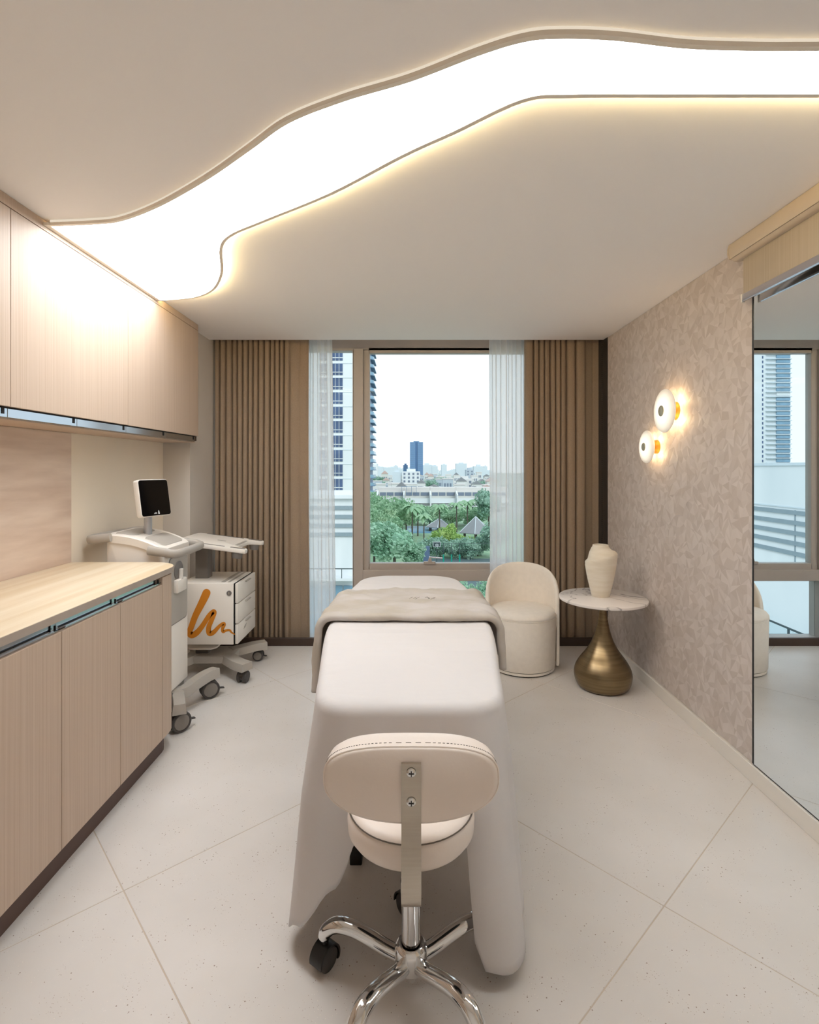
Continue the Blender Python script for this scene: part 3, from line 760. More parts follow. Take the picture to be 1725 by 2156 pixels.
# ------------------------------------------------------------------ stool with back
SY = 1.43
st = thing('rolling_stool', 'cream padded rolling stool with a back on a chrome star base', 'stool', (0.004, SY, 0), 0)
seat = [(0, 0.432), (0.14, 0.432), (0.158, 0.436), (0.168, 0.45), (0.170, 0.475), (0.168, 0.498), (0.160, 0.511), (0.145, 0.517), (0.10, 0.521), (0, 0.523)]
se = build(MB().lathe(seat, 56), 'seat', 'leather_cream', st, smooth=50, weld=True)
build(MB().lathe([(0.1655, 0.504), (0.1675, 0.506), (0.1655, 0.508), (0.163, 0.506)], 56, closed=True), 'seam', 'stitch_dark', se)
build(MB().lathe([(0, 0.395), (0.06, 0.395), (0.10, 0.425), (0.10, 0.432), (0, 0.432)], 32), 'seat_plate', 'plastic_black', st)
# backrest: pad (bulging towards the sitter) + flat back face
def back_outline(k=1.0, n=72):
    out = []
    for i in range(n):
        a = 2*math.pi*i/n; c, s = math.cos(a), math.sin(a)
        e = 3.3 if s > 0 else 2.15; h = 0.068 if s > 0 else 0.100
        x = 0.199*math.copysign(abs(c)**(2/e), c); z = h*math.copysign(abs(s)**(2/e), s)
        out.append((x*k, z*k if s <= 0 else z-(1-k)*0.06))
    return out
bt = st
ZBK, YBK = 0.694, -0.215      # centre of the back face, local y
tilt = R(6)
def bpt(x, z, d):             # d: depth from the back face towards the sitter, back curved around the body
    yy = d-0.10*x*x*4*0.35
    return (x, YBK+yy*math.cos(tilt)-z*math.sin(tilt)*-1*0.6, ZBK+z+yy*0.05)
layers = [(0.93, -0.004), (0.985, 0.0), (1.0, 0.006), (1.0, 0.018), (0.998, 0.040), (0.98, 0.058), (0.94, 0.070), (0.80, 0.080), (0.4, 0.086)]
vs = []; fs = []; nn = 72
for k, d_ in layers: vs += [bpt(x, z, d_) for x, z in back_outline(k)]
for a in range(len(layers)-1):
    for i in range(nn): fs.append((a*nn+i, a*nn+(i+1) % nn, (a+1)*nn+(i+1) % nn, (a+1)*nn+i))
fs.append(tuple(range(nn-1, -1, -1))); fs.append(tuple((len(layers)-1)*nn+i for i in range(nn)))
bk = build(MB().add(vs, fs), 'backrest', 'leather_cream', st, smooth=50)
pp = [bpt(x, z, 0.004) for x, z in back_outline(1.002)]; pp.append(pp[0])
build(MB().tube(pp, 0.0022, 6), 'piping', 'leather_cream', bk)
mb = MB(); so = back_outline(1.003)
for i in range(0, nn):
    x, z = so[i]
    if z > 0.02:
        for fr in (0.0, 0.5):
            x2, z2 = so[(i+1) % nn]; xa, za = x+(x2-x)*fr, z+(z2-z)*fr; xb, zb = x+(x2-x)*(fr+0.28), z+(z2-z)*(fr+0.28)
            mb.tube([bpt(xa, za, 0.020), bpt(xb, zb, 0.020)], 0.0009, 4)
build(mb, 'stitching', 'stitch_dark', bk, kind='stuff')
# flat steel bar from the back to under the seat
path = smooth_poly([(-0.2265, 0.735), (-0.2245, 0.68), (-0.2225, 0.62), (-0.228, 0.57), (-0.236, 0.51), (-0.234, 0.45), (-0.222, 0.412), (-0.195, 0.395), (-0.14, 0.392), (-0.05, 0.392)], 5)
hw, th = 0.0225, 0.0035
vs = []; fs = []
for i, (y, z) in enumerate(path):
    a = path[max(i-1, 0)]; b = path[min(i+1, len(path)-1)]; ty, tz = b[0]-a[0], b[1]-a[1]; l = math.hypot(ty, tz); ny, nz = -tz/l, ty/l
    for sx, sn in ((-1, -1), (1, -1), (1, 1), (-1, 1)): vs.append((sx*hw, y+sn*th*ny, z+sn*th*nz))
for i in range(len(path)-1):
    for k in range(4): fs.append((i*4+k, i*4+(k+1) % 4, (i+1)*4+(k+1) % 4, (i+1)*4+k))
fs += [(0, 1, 2, 3), tuple((len(path)-1)*4+k for k in (3, 2, 1, 0))]
br = build(MB().add(vs, fs), 'back_bar', 'steel_brushed', st, smooth=30)
for z, y in ((0.716, -0.2305), (0.648, -0.2275)):
    M = Matrix.Translation((0, y, z)) @ Matrix.Rotation(R(90), 4, 'X')
    build(MB().lathe([(0, 0), (0.0105, 0), (0.0105, 0.002), (0.0085, 0.004), (0, 0.006)], 20, M), 'screw', 'chrome', br)
    build(MB().box(-0.006, 0.006, y-0.0068, y-0.0055, z-0.0012, z+0.0012).box(-0.0012, 0.0012, y-0.0068, y-0.0055, z-0.006, z+0.006), 'screw_slot', 'plastic_black', br, smooth=0)
build(MB().lathe([(0, 0.10), (0.0255, 0.10), (0.0255, 0.300), (0.024, 0.302), (0.014, 0.303), (0.014, 0.40), (0, 0.40)], 32), 'gas_column', 'chrome', st)
build(MB().lathe([(0, 0.060), (0.034, 0.060), (0.043, 0.070), (0.044, 0.115), (0.040, 0.127), (0.034, 0.132), (0.029, 0.130), (0.029, 0.12), (0, 0.12)], 40), 'hub', 'chrome', st)
build(MB().lathe([(0, 0.03), (0.013, 0.03), (0.013, 0.062), (0, 0.062)], 20), 'column_end', 'chrome', st)
def leg_mesh():
    p = smooth_poly([(0.03, 0, 0.088), (0.07, 0, 0.098), (0.12, 0, 0.116), (0.17, 0, 0.130), (0.215, 0, 0.128), (0.243, 0, 0.108), (0.252, 0, 0.090)], 5)
    rr = [0.0225-0.004*abs(i/(len(p)-1)-0.55) for i in range(len(p))]
    return MB().tube(p, rr, 16, flat=0.85)
def caster_parts(par, mat_hood='plastic_black', rw=0.027):
    pass
leg0 = None
for k in range(5):
    ang = R(93+72*k)
    M = Matrix.Rotation(ang, 4, 'Z')
    lg = build(leg_mesh().__class__().add(leg_mesh().v, leg_mesh().f, M), 'leg', 'chrome', st, smooth=60)
    Mc = Matrix.Translation((0.25*math.cos(ang), 0.25*math.sin(ang), 0)) @ Matrix.Rotation(ang+R([35, 68, 60, -50, 150][k]), 4, 'Z')
    hood = MB()
    arch = [(0.038*math.cos(R(a)), 0.034+0.038*math.sin(R(a))) for a in range(-12, 213, 9)]+[(0.033*math.cos(R(a)), 0.034+0.033*math.sin(R(a))) for a in range(212, -13, -9)]
    hood.prism(arch, -0.023, 0.023, 'y', M=Mc)
    hood.prism([(0.034*math.cos(R(a)), 0.034+0.034*math.sin(R(a))) for a in range(0, 360, 15)], -0.0035, 0.0035, 'y', M=Mc)
    hood.tube([Mc @ Vector((0, 0, 0.066)), Mc @ Vector((0, 0, 0.094))], 0.010, 12)
    cs = build(hood, 'caster', 'plastic_black', st, smooth=40)
    for sy in (-1, 1):
        Mw = Mc @ Matrix.Translation((0, sy*0.0135, 0.031)) @ Matrix.Rotation(R(90), 4, 'X')
        build(MB().lathe([(0, -0.008), (0.026, -0.008), (0.031, -0.005), (0.031, 0.005), (0.026, 0.008), (0, 0.008)], 24, Mw), 'wheel', 'rubber_grey', cs, smooth=40)

# ------------------------------------------------------------------ tub chair
ch = thing('tub_chair', 'cream upholstered tub chair with a rounded back by the window', 'chair', (0.80, 3.785, 0), R(-12))
build(MB().lathe([(0, 0.0), (0.215, 0.0), (0.215, 0.010), (0, 0.010)], 64), 'plinth', 'edge_dark', ch)
build(MB().lathe([(0, 0.010), (0.226, 0.010), (0.226, 0.026), (0, 0.026)], 64), 'base_ring', 'boucle_cream', ch)
build(MB().lathe([(0, 0.026), (0.221, 0.026), (0.221, 0.031), (0, 0.031)], 64), 'dark_ring', 'edge_dark', ch)  # thin dark ring between base ring and body
build(MB().lathe([(0, 0.031), (0.228, 0.031), (0.231, 0.036), (0.233, 0.2), (0.236, 0.365), (0.235, 0.372), (0, 0.372)], 64), 'body', 'boucle_cream', ch, smooth=50)
build(MB().lathe([(0, 0.373), (0.232, 0.373), (0.238, 0.380), (0.237, 0.392), (0.226, 0.408), (0.19, 0.420), (0.10, 0.428), (0, 0.430)], 64), 'cushion', 'boucle_cream', ch, smooth=60, weld=True)
build(MB().lathe([(0.2365, 0.372), (0.2395, 0.3745), (0.2365, 0.377), (0.233, 0.3745)], 64, closed=True), 'piping', 'boucle_cream', ch)
def shell():
    n, half = 72, 99; ro, ri = 0.258, 0.2395; vs = []; fs = []; prof_n = 0
    for i in range(n+1):
        q = -1+2*i/n; a = R(90+q*half)
        zt = 0.40+0.30*max(0.0, 1-abs(q)**2.3)**0.5
        tk = 0.030
        ring = [(ro-0.006, 0.034), (ro, 0.05), (ro, 0.2), (ro+0.0, zt-0.03), (ro-0.004, zt-0.012), (ro-0.011, zt-0.002), (ro-0.018, zt), (ri-0.004, zt-0.006), (ri-0.010, zt-0.018), (ri-0.012, max(0.34, zt-0.05)), (ri-0.001, 0.30), (ri-0.001, 0.034)]
        if zt < 0.45: ring = [(r_, min(z_, zt)) for r_, z_ in ring]
        prof_n = len(ring)
        vs += [(r_*math.cos(a), r_*math.sin(a), z_) for r_, z_ in ring]
    for i in range(n):
        for j in range(prof_n): fs.append((i*prof_n+j, i*prof_n+(j+1) % prof_n, (i+1)*prof_n+(j+1) % prof_n, (i+1)*prof_n+j))
    fs += [tuple(range(prof_n)), tuple(n*prof_n+j for j in range(prof_n-1, -1, -1))]
    return MB().add(vs, fs)
build(shell(), 'backrest', 'boucle_cream', ch, smooth=60)

# ------------------------------------------------------------------ side table + vase
TX, TY = 1.243, 3.42
tb = thing('side_table', 'round side table with a white marble top and a bronze teardrop base', 'table', (TX, TY, 0))
base = smooth_poly([(0.10, 0.0), (0.145, 0.006), (0.168, 0.035), (0.178, 0.085), (0.170, 0.130), (0.142, 0.180), (0.105, 0.230), (0.073, 0.285), (0.050, 0.345), (0.034, 0.415), (0.024, 0.49), (0.020, 0.552)], 5)
build(MB().lathe([(0, 0)]+base+[(0, 0.552)], 64), 'base', 'bronze_base', tb, smooth=50)
build(MB().lathe([(0, 0.552), (0.06, 0.552), (0.06, 0.558), (0, 0.558)], 32), 'top_plate', 'bronze_base', tb)
build(MB().lathe([(0, 0.558), (0.262, 0.558), (0.270, 0.562), (0.272, 0.568), (0.271, 0.576), (0.267, 0.579), (0, 0.579)], 80), 'table_top', 'marble', tb, smooth=40)
def vase():
    nT, seg = 40, 56; vs = []; fs = []
    pro = [(0, 0), (0.052, 0), (0.056, 0.004), (0.066, 0.045), (0.079, 0.10), (0.090, 0.155), (0.097, 0.20)]
    rows = []
    for i in range(seg):
        a = 2*math.pi*i/seg; zr = 0.252+0.028*math.cos(a-R(-25))
        rr = 0.101+0.004*math.cos(a-R(-25))
        col = list(pro)+[(rr-0.0015, zr-0.022), (rr, zr-0.004), (rr-0.003, zr+0.002), (rr-0.016, zr+0.012+0.004), (0.070, 0.292+0.3*(zr-0.25)), (0.058, 0.312), (0.051, 0.322), (0.049, 0.332), (0.047, 0.334), (0.043, 0.331), (0.043, 0.31), (0.06, 0.28), (0.07, 0.2), (0.05, 0.02), (0, 0.02)]
        n = len(col); vs += [(r_*math.cos(a)*1.0, r_*math.sin(a)*0.92, z_) for r_, z_ in col]
    for i in range(seg):
        for j in range(n-1): fs.append((i*n+j, ((i+1) % seg)*n+j, ((i+1) % seg)*n+j+1, i*n+j+1))
    return MB().add(vs, fs)
build(vase(), 'vase', 'vase_clay', loc=(1.236, 3.44, 0.579), smooth=42, weld=True, label='off-white clay vase with a slanted shoulder on the side table', cat='vase')

# ------------------------------------------------------------------ casters for the trolleys
def trolley_caster(par, off, x, y, rot, rw=0.052, brake=True, disc='wheel_grey'):
    """twin-wheel caster at world x,y; rot turns the wheel plane"""
    M = Matrix.Translation((x, y, 0)) @ Matrix.Rotation(rot, 4, 'Z')
    mb = MB()
    mb.prism([(rw*0.72*math.cos(R(a)), rw+rw*0.72*math.sin(R(a))) for a in range(0, 360, 20)], -0.009, 0.009, 'y', M=M)
    mb.tube([M @ Vector((0, 0, rw*1.4)), M @ Vector((0, 0, rw*2.25))], 0.012, 12)
    mb.prism([(rw*0.95*math.cos(R(a)), rw+rw*1.08*math.sin(R(a))) for a in range(20, 165, 12)]+[(-rw*0.4, rw*1.1), (rw*0.4, rw*1.1)], -0.014, 0.014, 'y', M=M)
    c = build(mb, 'caster', 'rubber_grey', par, off=off, smooth=40)
    for sy in (-1, 1):
        Mw = M @ Matrix.Translation((0, sy*0.021, rw)) @ Matrix.Rotation(R(-90*sy), 4, 'X')
        wl_ = build(MB().lathe([(0, -0.009), (rw*0.9, -0.009), (rw, -0.006), (rw, 0.006), (rw*0.92, 0.010), (rw*0.80, 0.010), (rw*0.78, 0.008), (0, 0.008)], 36, Mw), 'wheel', 'rubber_grey', c, off=None, smooth=40)
        for v in wl_.data.vertices: v.co -= Vector(off)
        build(MB().lathe([(0, 0.008), (rw*0.76, 0.008), (rw*0.72, 0.011), (0, 0.012)], 32, Mw), 'wheel_disc', disc, c, off=off, smooth=40)
    if brake:
        build(MB().box(rw*0.7, rw*1.45, -0.010, 0.010, rw*0.95, rw*1.08, 0.002, 1, M=M @ Matrix.Rotation(R(10), 4, 'Y')), 'brake_pedal', 'rubber_grey', c, off=off)
    return c

# ------------------------------------------------------------------ tall machine with a screen
D0 = (-1.49, 3.03, 0)
dv = thing('treatment_machine', 'tall white machine on casters with a tilted black screen behind the worktop', 'medical machine', D0)
def dpart(mb, name, mt, par=None, **k): return build(mb, name, mt, par or dv, off=D0, **k)
bx0, bx1, by0, by1 = -1.640, -1.330, 2.87, 3.20
nche = rrect(2.935, 3.175, 0.525, 0.905, 0.03, 5)
mb = MB()
body_poly = [(bx0, 0.16), (bx1, 0.16), (bx1, 0.94), (bx1-0.02, 0.96), (bx0+0.16, 1.03), (bx0+0.02, 1.035), (bx0, 1.02)]
b_ = MB().prism(body_poly, by0, by1, 'y', 0.018, 3)
body = dpart(b_, 'body', 'device_white', smooth=45)
# recessed side niche with the probe
dpart(MB().prism(nche, bx1+0.0005, bx1+0.003, 'x'), 'niche_rim', 'device_dark_grey')
n2 = rrect(2.940, 3.170, 0.530, 0.900, 0.028, 5)
dpart(MB().prism(n2, bx1+0.0025, bx1+0.004, 'x'), 'niche', 'device_grey')
Mx = Matrix.Translation((bx1+0.002, 3.05, 0.82)) @ Matrix.Rotation(R(90), 4, 'Y')
dpart(MB().lathe([(0.0, 0), (0.055, 0), (0.055, 0.006), (0.035, 0.01), (0, 0.012)], 32, Mx), 'dock', 'device_dark_grey')
dpart(MB().box(bx1, bx1+0.03, 2.99, 3.11, 0.70, 0.775, 0.008).tube([(bx1+0.018, 3.05, 0.775), (bx1+0.02, 3.05, 0.83)], 0.012, 12), 'handpiece', 'device_white')
# top: rim and dark inset trays follow the sloping lid
LX0, LX1 = bx0-0.005, bx1+0.012
def lz(x): u = (x-LX0)/(LX1-LX0); return 1.050-0.082*u+0.022*math.sin(math.pi*min(1, max(0, u)))
def lid(x0, x1, y0, y1, up, th, nx=14):
    vs = []; fs = []
    for i in range(nx+1):
        x = x0+(x1-x0)*i/nx; e = 0.03*max(0, abs(2*i/nx-1)**8)
        for y, z in ((y0+e, lz(x)+up-th), (y0+e, lz(x)+up-0.006), (y0+e+0.006, lz(x)+up), (y1-e-0.006, lz(x)+up), (y1-e, lz(x)+up-0.006), (y1-e, lz(x)+up-th)): vs.append((x, y, z))
    for i in range(nx):
        for k in range(6): fs.append((i*6+k, i*6+(k+1) % 6, (i+1)*6+(k+1) % 6, (i+1)*6+k))
    fs += [tuple(range(6)), tuple(nx*6+k for k in range(5, -1, -1))]
    return MB().add(vs, fs)
dpart(lid(LX0, LX1, by0-0.008, by1+0.008, 0, 0.045), 'lid', 'device_white', smooth=40)
dpart(lid(bx0+0.025, bx0+0.135, by0+0.03, by1-0.03, 0.0035, 0.008), 'lid_tray', 'device_grey', smooth=40)
dpart(lid(bx0+0.185, bx1-0.012, by0+0.03, by1-0.03, 0.0035, 0.008), 'lid_tray', 'device_grey', smooth=40)
# front and rear handle loops
def loop(x0, x1, z0, z1, sgn):
    p = [(x0, by0-0.022, z0), (x0+(x1-x0)*0.6, by0-0.024, z0+(z1-z0)*0.6), (x1-sgn*0.02, by0-0.01, z1), (x1, by0+0.04, z1), (x1, by1-0.04, z1), (x1-sgn*0.02, by1+0.01, z1), (x0+(x1-x0)*0.6, by1+0.024, z0+(z1-z0)*0.6), (x0, by1+0.022, z0)]
    return MB().tube(smooth_poly(p, 5), 0.0155, 14, flat=1.55)
dpart(loop(-1.40, -1.245, 0.965, 0.945, 1), 'handle', 'device_grey', smooth=60)
dpart(loop(-1.60, -1.735, 1.035, 1.02, -1), 'handle', 'device_grey', smooth=60)
# monitor
dpart(MB().lathe([(0, 1.03), (0.021, 1.03), (0.021, 1.17), (0, 1.17)], 28, Matrix.Translation((-1.49, 3.03, 0))), 'post', 'post_metal')
Mm = Matrix.Translation((-1.462, 3.02, 1.236)) @ Matrix.Rotation(R(70), 4, 'Z') @ Matrix.Rotation(R(-9), 4, 'X')
mo = dpart(MB().prism(rrect(-0.106, 0.106, -0.105, 0.105, 0.016, 5), -0.020, 0.016, 'y', 0.004, 2, M=Mm), 'monitor', 'device_white', smooth=40)
dpart(MB().prism(rrect(-0.102, 0.102, -0.101, 0.101, 0.014, 5), -0.0225, -0.0195, 'y', M=Mm), 'screen', 'screen_black', mo)
mb = MB()
def stroke(pts, w_): mb.tube([Mm @ Vector((x, -0.0232, z)) for x, z in pts], w_, 5)
zb = -0.092
stroke([(-0.020, zb), (-0.016, zb+0.006), (-0.012, zb), (-0.012, zb+0.006)], 0.0009); stroke([(-0.008, zb), (-0.008, zb+0.010)], 0.0009)
stroke([(-0.004, zb), (-0.004, zb+0.006), (0.0, zb+0.006), (0.0, zb), (0.0, zb+0.006), (0.004, zb+0.006), (0.004, zb)], 0.0009)
mb.prism([(0.009, zb-0.002), (0.018, zb-0.002), (0.0165, zb+0.014), (0.013, zb+0.020), (0.0105, zb+0.012)], -0.0236, -0.0226, 'y', M=Mm)
dpart(mb, 'logo', 'logo_white', mo, smooth=0)
# base arms: two arched legs at the front, hidden pair at the rear
def arm(p, r_, flat=0.72): return MB().tube(smooth_poly(p, 5), r_, 10, flat=flat)
dpart(MB().box(bx0+0.03, bx1-0.01, by0+0.03, by1-0.03, 0.115, 0.165, 0.01), 'base_frame', 'device_grey')
def slab_arm(path, hw, th):
    """flat arm: path of (x,y,z_top)"""
    vs = []; fs = []; n = len(path)
    for i, p in enumerate(path):
        a = path[max(i-1, 0)]; b = path[min(i+1, n-1)]; tx, ty = b[0]-a[0], b[1]-a[1]; l = math.hypot(tx, ty) or 1; nx, ny = -ty/l, tx/l
        for s_, dz in ((-1, -th), (1, -th), (0.86, -0.004), (0.8, 0), (-0.8, 0), (-0.86, -0.004)): vs.append((p[0]+nx*hw*s_, p[1]+ny*hw*s_, p[2]+dz))
    for i in range(n-1):
        for k in range(6): fs.append((i*6+k, i*6+(k+1) % 6, (i+1)*6+(k+1) % 6, (i+1)*6+k))
    fs += [tuple(range(6)), tuple((n-1)*6+k for k in range(5, -1, -1))]
    return MB().add(vs, fs)
dpart(slab_arm(smooth_poly([(-1.36, 3.04, 0.155), (-1.305, 3.07, 0.145), (-1.275, 3.14, 0.160), (-1.235, 3.24, 0.172), (-1.205, 3.31, 0.168)], 4), 0.035, 0.055), 'base_arm', 'device_grey', smooth=40)
dpart(slab_arm(smooth_poly([(-1.36, 3.03, 0.155), (-1.305, 3.00, 0.145), (-1.275, 2.93, 0.160), (-1.235, 2.85, 0.172), (-1.205, 2.785, 0.168)], 4), 0.035, 0.055), 'base_arm', 'device_grey', smooth=40)
trolley_caster(dv, D0, -1.228, 3.265, R(35), 0.055)
trolley_caster(dv, D0, -1.232, 2.845, R(50), 0.055)
trolley_caster(dv, D0, -1.600, 3.14, R(20), 0.05, False)
trolley_caster(dv, D0, -1.600, 2.93, R(-15), 0.05, False)

# ------------------------------------------------------------------ drawer trolley
T0 = (-1.33, 3.70, 0)
tr_ = thing('drawer_trolley', 'white drawer trolley with an orange squiggle and a tray on a column', 'trolley', T0)
def tpart(mb, name, mt, par=None, **k): return build(mb, name, mt, par or tr_, off=T0, **k)
kx0, kx1, ky0, ky1, kz0, kz1 = -1.52, -1.158, 3.50, 3.90, 0.244, 0.65
tpart(MB().box(kx0, kx1, ky0, ky1, kz0, kz1, 0.008), 'drawer_box', 'device_white', smooth=40)
tpart(MB().box(kx1, kx1+0.008, ky0+0.004, ky1-0.004, kz0+0.002, kz1-0.004), 'drawer_gap', 'dark_gap', smooth=0)
tpart(MB().box(-1.25, -1.225, 3.53, 3.88, kz1-0.001, kz1+0.004, 0.002, 1).box(-1.205, -1.19, 3.53, 3.88, kz1-0.001, kz1+0.003), 'top_groove', 'device_grey', smooth=0)
for k in range(3):
    z0 = kz0+0.004+k*0.1345; z1 = z0+0.1285
    dr = tpart(MB().box(kx1+0.008, kx1+0.027, ky0+0.006, ky1, z0, z1, 0.003, 2), 'drawer', 'device_white', smooth=40)
    tpart(MB().box(kx1+0.020, kx1+0.040, 3.66, 3.76, z1-0.020, z1-0.012, 0.002, 1), 'handle', 'device_grey', dr, smooth=40)
# faint mark on the bottom drawer
mb = MB()
for pts in ([(3.63, 0.31), (3.64, 0.33), (3.645, 0.315)], [(3.655, 0.312), (3.662, 0.336)], [(3.67, 0.315), (3.675, 0.33), (3.69, 0.335)]):
    mb.tube([(kx1+0.0275, y, z) for y, z in pts], 0.0012, 5)
tpart(mb, 'drawer_mark', 'device_dark_grey', smooth=0)
Mk = Matrix.Translation((-1.187, ky0, 0.585)) @ Matrix.Rotation(R(90), 4, 'X')
lk = tpart(MB().lathe([(0, 0), (0.0165, 0), (0.0165, 0.003), (0.012, 0.004), (0, 0.004)], 28, Mk), 'lock', 'device_dark_grey')
tpart(MB().box(-1.190, -1.184, ky0-0.0055, ky0-0.003, 0.576, 0.594), 'keyhole', 'steel_brushed', lk, smooth=0)
# orange squiggle with a tapering stroke
sq = [(880,925,58),(862,965,56),(840,1010,52),(800,1090,46),(772,1165,42),(757,1210,42),(770,1232,46),(808,1215,42),(850,1165,36),(895,1095,34),(928,1062,34),(936,1072,34),(918,1120,34),(896,1175,36),(900,1218,38),(930,1212,32),(975,1165,24),(1003,1148,24),(1008,1158,24),(996,1185,22),(1000,1207,21),(1025,1197,17),(1048,1196,15),(1062,1212,13),(1085,1226,6)]
sqp = [((-682.5+0.2899*a)*0.003125, 1.4-(980+0.2899*b-988)*0.003125, c*0.2899*0.003125/2) for a, b, c in sq]
sqs = smooth_poly(sqp, 6)
mb = MB(); vs = []; fs = []; n = len(sqs)
def arcv(c, r0, a0, a1, k): return [(c[0]+r0*math.cos(a0+(a1-a0)*i/k), c[1]+r0*math.sin(a0+(a1-a0)*i/k)) for i in range(k+1)]
# overlapping discs + quads give a clean round brush line
for i, (x, z, r_) in enumerate(sqs):
    ring = [(x+r_*math.cos(2*math.pi*k/16), ky0-0.0012-(i % 7)*0.00002, z+r_*math.sin(2*math.pi*k/16)) for k in range(16)]
    mb.add(ring, [tuple(range(16))])
for i in range(n-1):
    (x, z, r0), (x2, z2, r1) = sqs[i], sqs[i+1]; l = math.hypot(x2-x, z2-z) or 1; nx, nz = -(z2-z)/l, (x2-x)/l
    mb.add([(x+nx*r0, ky0-0.0016, z+nz*r0), (x-nx*r0, ky0-0.0016, z-nz*r0), (x2-nx*r1, ky0-0.0016, z2-nz*r1), (x2+nx*r1, ky0-0.0016, z2+nz*r1)], [(0, 1, 2, 3)])
tpart(mb, 'squiggle', 'logo_orange', smooth=0, fixn=False, label='orange brush squiggle')
# column, tray with two horns, grips
tpart(MB().box(-1.475, -1.385, 3.655, 3.745, 0.08, 0.865, 0.010), 'column', 'device_dark_grey', smooth=40)
tilt_t = math.atan2(0.055, 0.42)
Mt = Matrix.Translation((-1.30, 3.68, 0.895)) @ Matrix.Rotation(tilt_t, 4, 'Y') @ Matrix.Rotation(R(0), 4, 'Z')
tray = [(-0.245, -0.19), (-0.225, -0.215), (0.10, -0.225), (0.205, -0.230), (0.232, -0.222), (0.240, -0.195), (0.225, -0.165), (0.175, -0.145), (0.155, -0.12), (0.150, -0.05), (0.150, 0.05), (0.155, 0.12), (0.175, 0.145), (0.225, 0.165), (0.240, 0.195), (0.232, 0.222), (0.205, 0.230), (0.10, 0.225), (-0.225, 0.215), (-0.245, 0.19)]
tpart(MB().prism(tray, -0.016, 0.012, 'z', 0.006, 2, M=Mt), 'tray', 'device_white', smooth=40)
for sy in (-1, 1):
    tpart(MB().prism(rrect(-0.18, 0.09, sy*0.200-0.008, sy*0.200+0.008, 0.007, 3), 0.0118, 0.0135, 'z', M=Mt), 'tray_strip', 'device_dark_grey', smooth=0)
    tpart(MB().prism(rrect(0.125, 0.225, sy*0.198-0.013, sy*0.198+0.013, 0.012, 4), 0.0118, 0.0140, 'z', M=Mt), 'horn_pad', 'device_dark_grey', smooth=0)
    tpart(MB().lathe([(0, -0.055), (0.030, -0.055), (0.036, -0.016), (0, -0.016)], 24, Mt @ Matrix.Translation((0.175, sy*0.188, 0))), 'grip', 'device_dark_grey', smooth=40)
tpart(MB().prism(rrect(0.128, 0.146, -0.11, 0.11, 0.006, 3), 0.0118, 0.0145, 'z', M=Mt), 'tray_strip', 'device_grey', smooth=0)
tpart(MB().prism(rrect(-0.03, 0.03, -0.008, 0.008, 0.006, 3), 0.0119, 0.0128, 'z', M=Mt), 'tray_slot', 'device_grey', smooth=0)
tpart(MB().box(-1.53, -1.47, 3.60, 3.67, 0.84, 0.89, 0.006), 'bracket', 'device_dark_grey', smooth=40)
# low tray under the box, H-shaped base
tpart(MB().prism(rrect(-1.50, -1.30, 3.56, 3.84, 0.05, 5), 0.19, 0.202, 'z', 0.004, 2), 'lower_tray', 'device_white', smooth=40)
tpart(MB().prism(rrect(-1.53, -1.20, 3.59, 3.81, 0.04, 5), 0.085, 0.135, 'z', 0.010, 2), 'base_frame', 'device_grey', smooth=40)
for sy in (-1, 1):
    tpart(slab_arm(smooth_poly([(-1.26, 3.70+sy*0.05, 0.137), (-1.20, 3.70+sy*0.11, 0.137), (-1.13, 3.70+sy*0.18, 0.136), (-1.06, 3.70+sy*0.225, 0.134)], 4), 0.047, 0.050), 'base_arm', 'device_grey', smooth=40)
    tpart(slab_arm([(-1.47, 3.70+sy*0.05, 0.137), (-1.52, 3.70+sy*0.14, 0.136), (-1.54, 3.70+sy*0.20, 0.134)], 0.040, 0.050), 'base_arm', 'device_grey', smooth=40)
trolley_caster(tr_, T0, -1.110, 3.905, R(5), 0.038, True, 'wheel_grey')
trolley_caster(tr_, T0, -1.095, 3.500, R(80), 0.038, False, 'rubber_grey')
trolley_caster(tr_, T0, -1.535, 3.90, R(30), 0.038, False)
trolley_caster(tr_, T0, -1.535, 3.50, R(30), 0.038, False)

# ================================================================== outside the window
GZ = -18.5
GAIN = 0.78      # outdoor base colours scaled down to offset the raised sky light
mat('ground_far', (150, 168, 150), 0.9, col2=(186, 194, 184), vscale=(0.02, 0.02, 0.02))
mat('facade_white', (240, 244, 246), 0.8, var=0.02, vscale=(0.2, 0.2, 0.2))
mat('facade_stained', (232, 238, 240), 0.8, col2=(244, 248, 249), vscale=(0.5, 0.5, 0.12), lo=0.3, hi=0.55)
mat('facade_cream', (226, 226, 220), 0.85, var=0.03, vscale=(0.2, 0.2, 0.2))
mat('louver_grey', (150, 166, 174), 0.7, var=0.04)
mat('glass_blue', (74, 96, 134), 0.15, var=0.2, vscale=(0.3, 0.3, 0.3))
mat('glass_pale', (140, 176, 200), 0.2, var=0.08, vscale=(0.3, 0.3, 0.3))
mat('glass_dark', (66, 80, 92), 0.2, var=0.1)
mat('tower_blue', (116, 152, 192), 0.4, var=0.03, vscale=(0.05, 0.05, 0.3))  # blue made paler, with the haze put into the colour
mat('tower_blue_dark', (88, 126, 170), 0.4, var=0.03)
mat('slab_blue', (110, 140, 168), 0.6, var=0.04)
mat('roof_grey', (150, 152, 156), 0.85, var=0.04, vscale=(0.6, 0.6, 0.6))
mat('roof_pale', (236, 230, 226), 0.85, var=0.03, vscale=(0.1, 0.1, 0.1))
mat('roof_pink', (214, 186, 178), 0.85, var=0.04)
mat('house_white', (232, 232, 230), 0.85, var=0.03)
mat('house_blue', (196, 208, 218), 0.85, var=0.03)
mat('house_window', (128, 140, 158), 0.4, var=0.05)
mat('haze_block', (222, 232, 238), 0.9, var=0.02)  # pale colour stands in for distance haze; also used on nearer pale parts
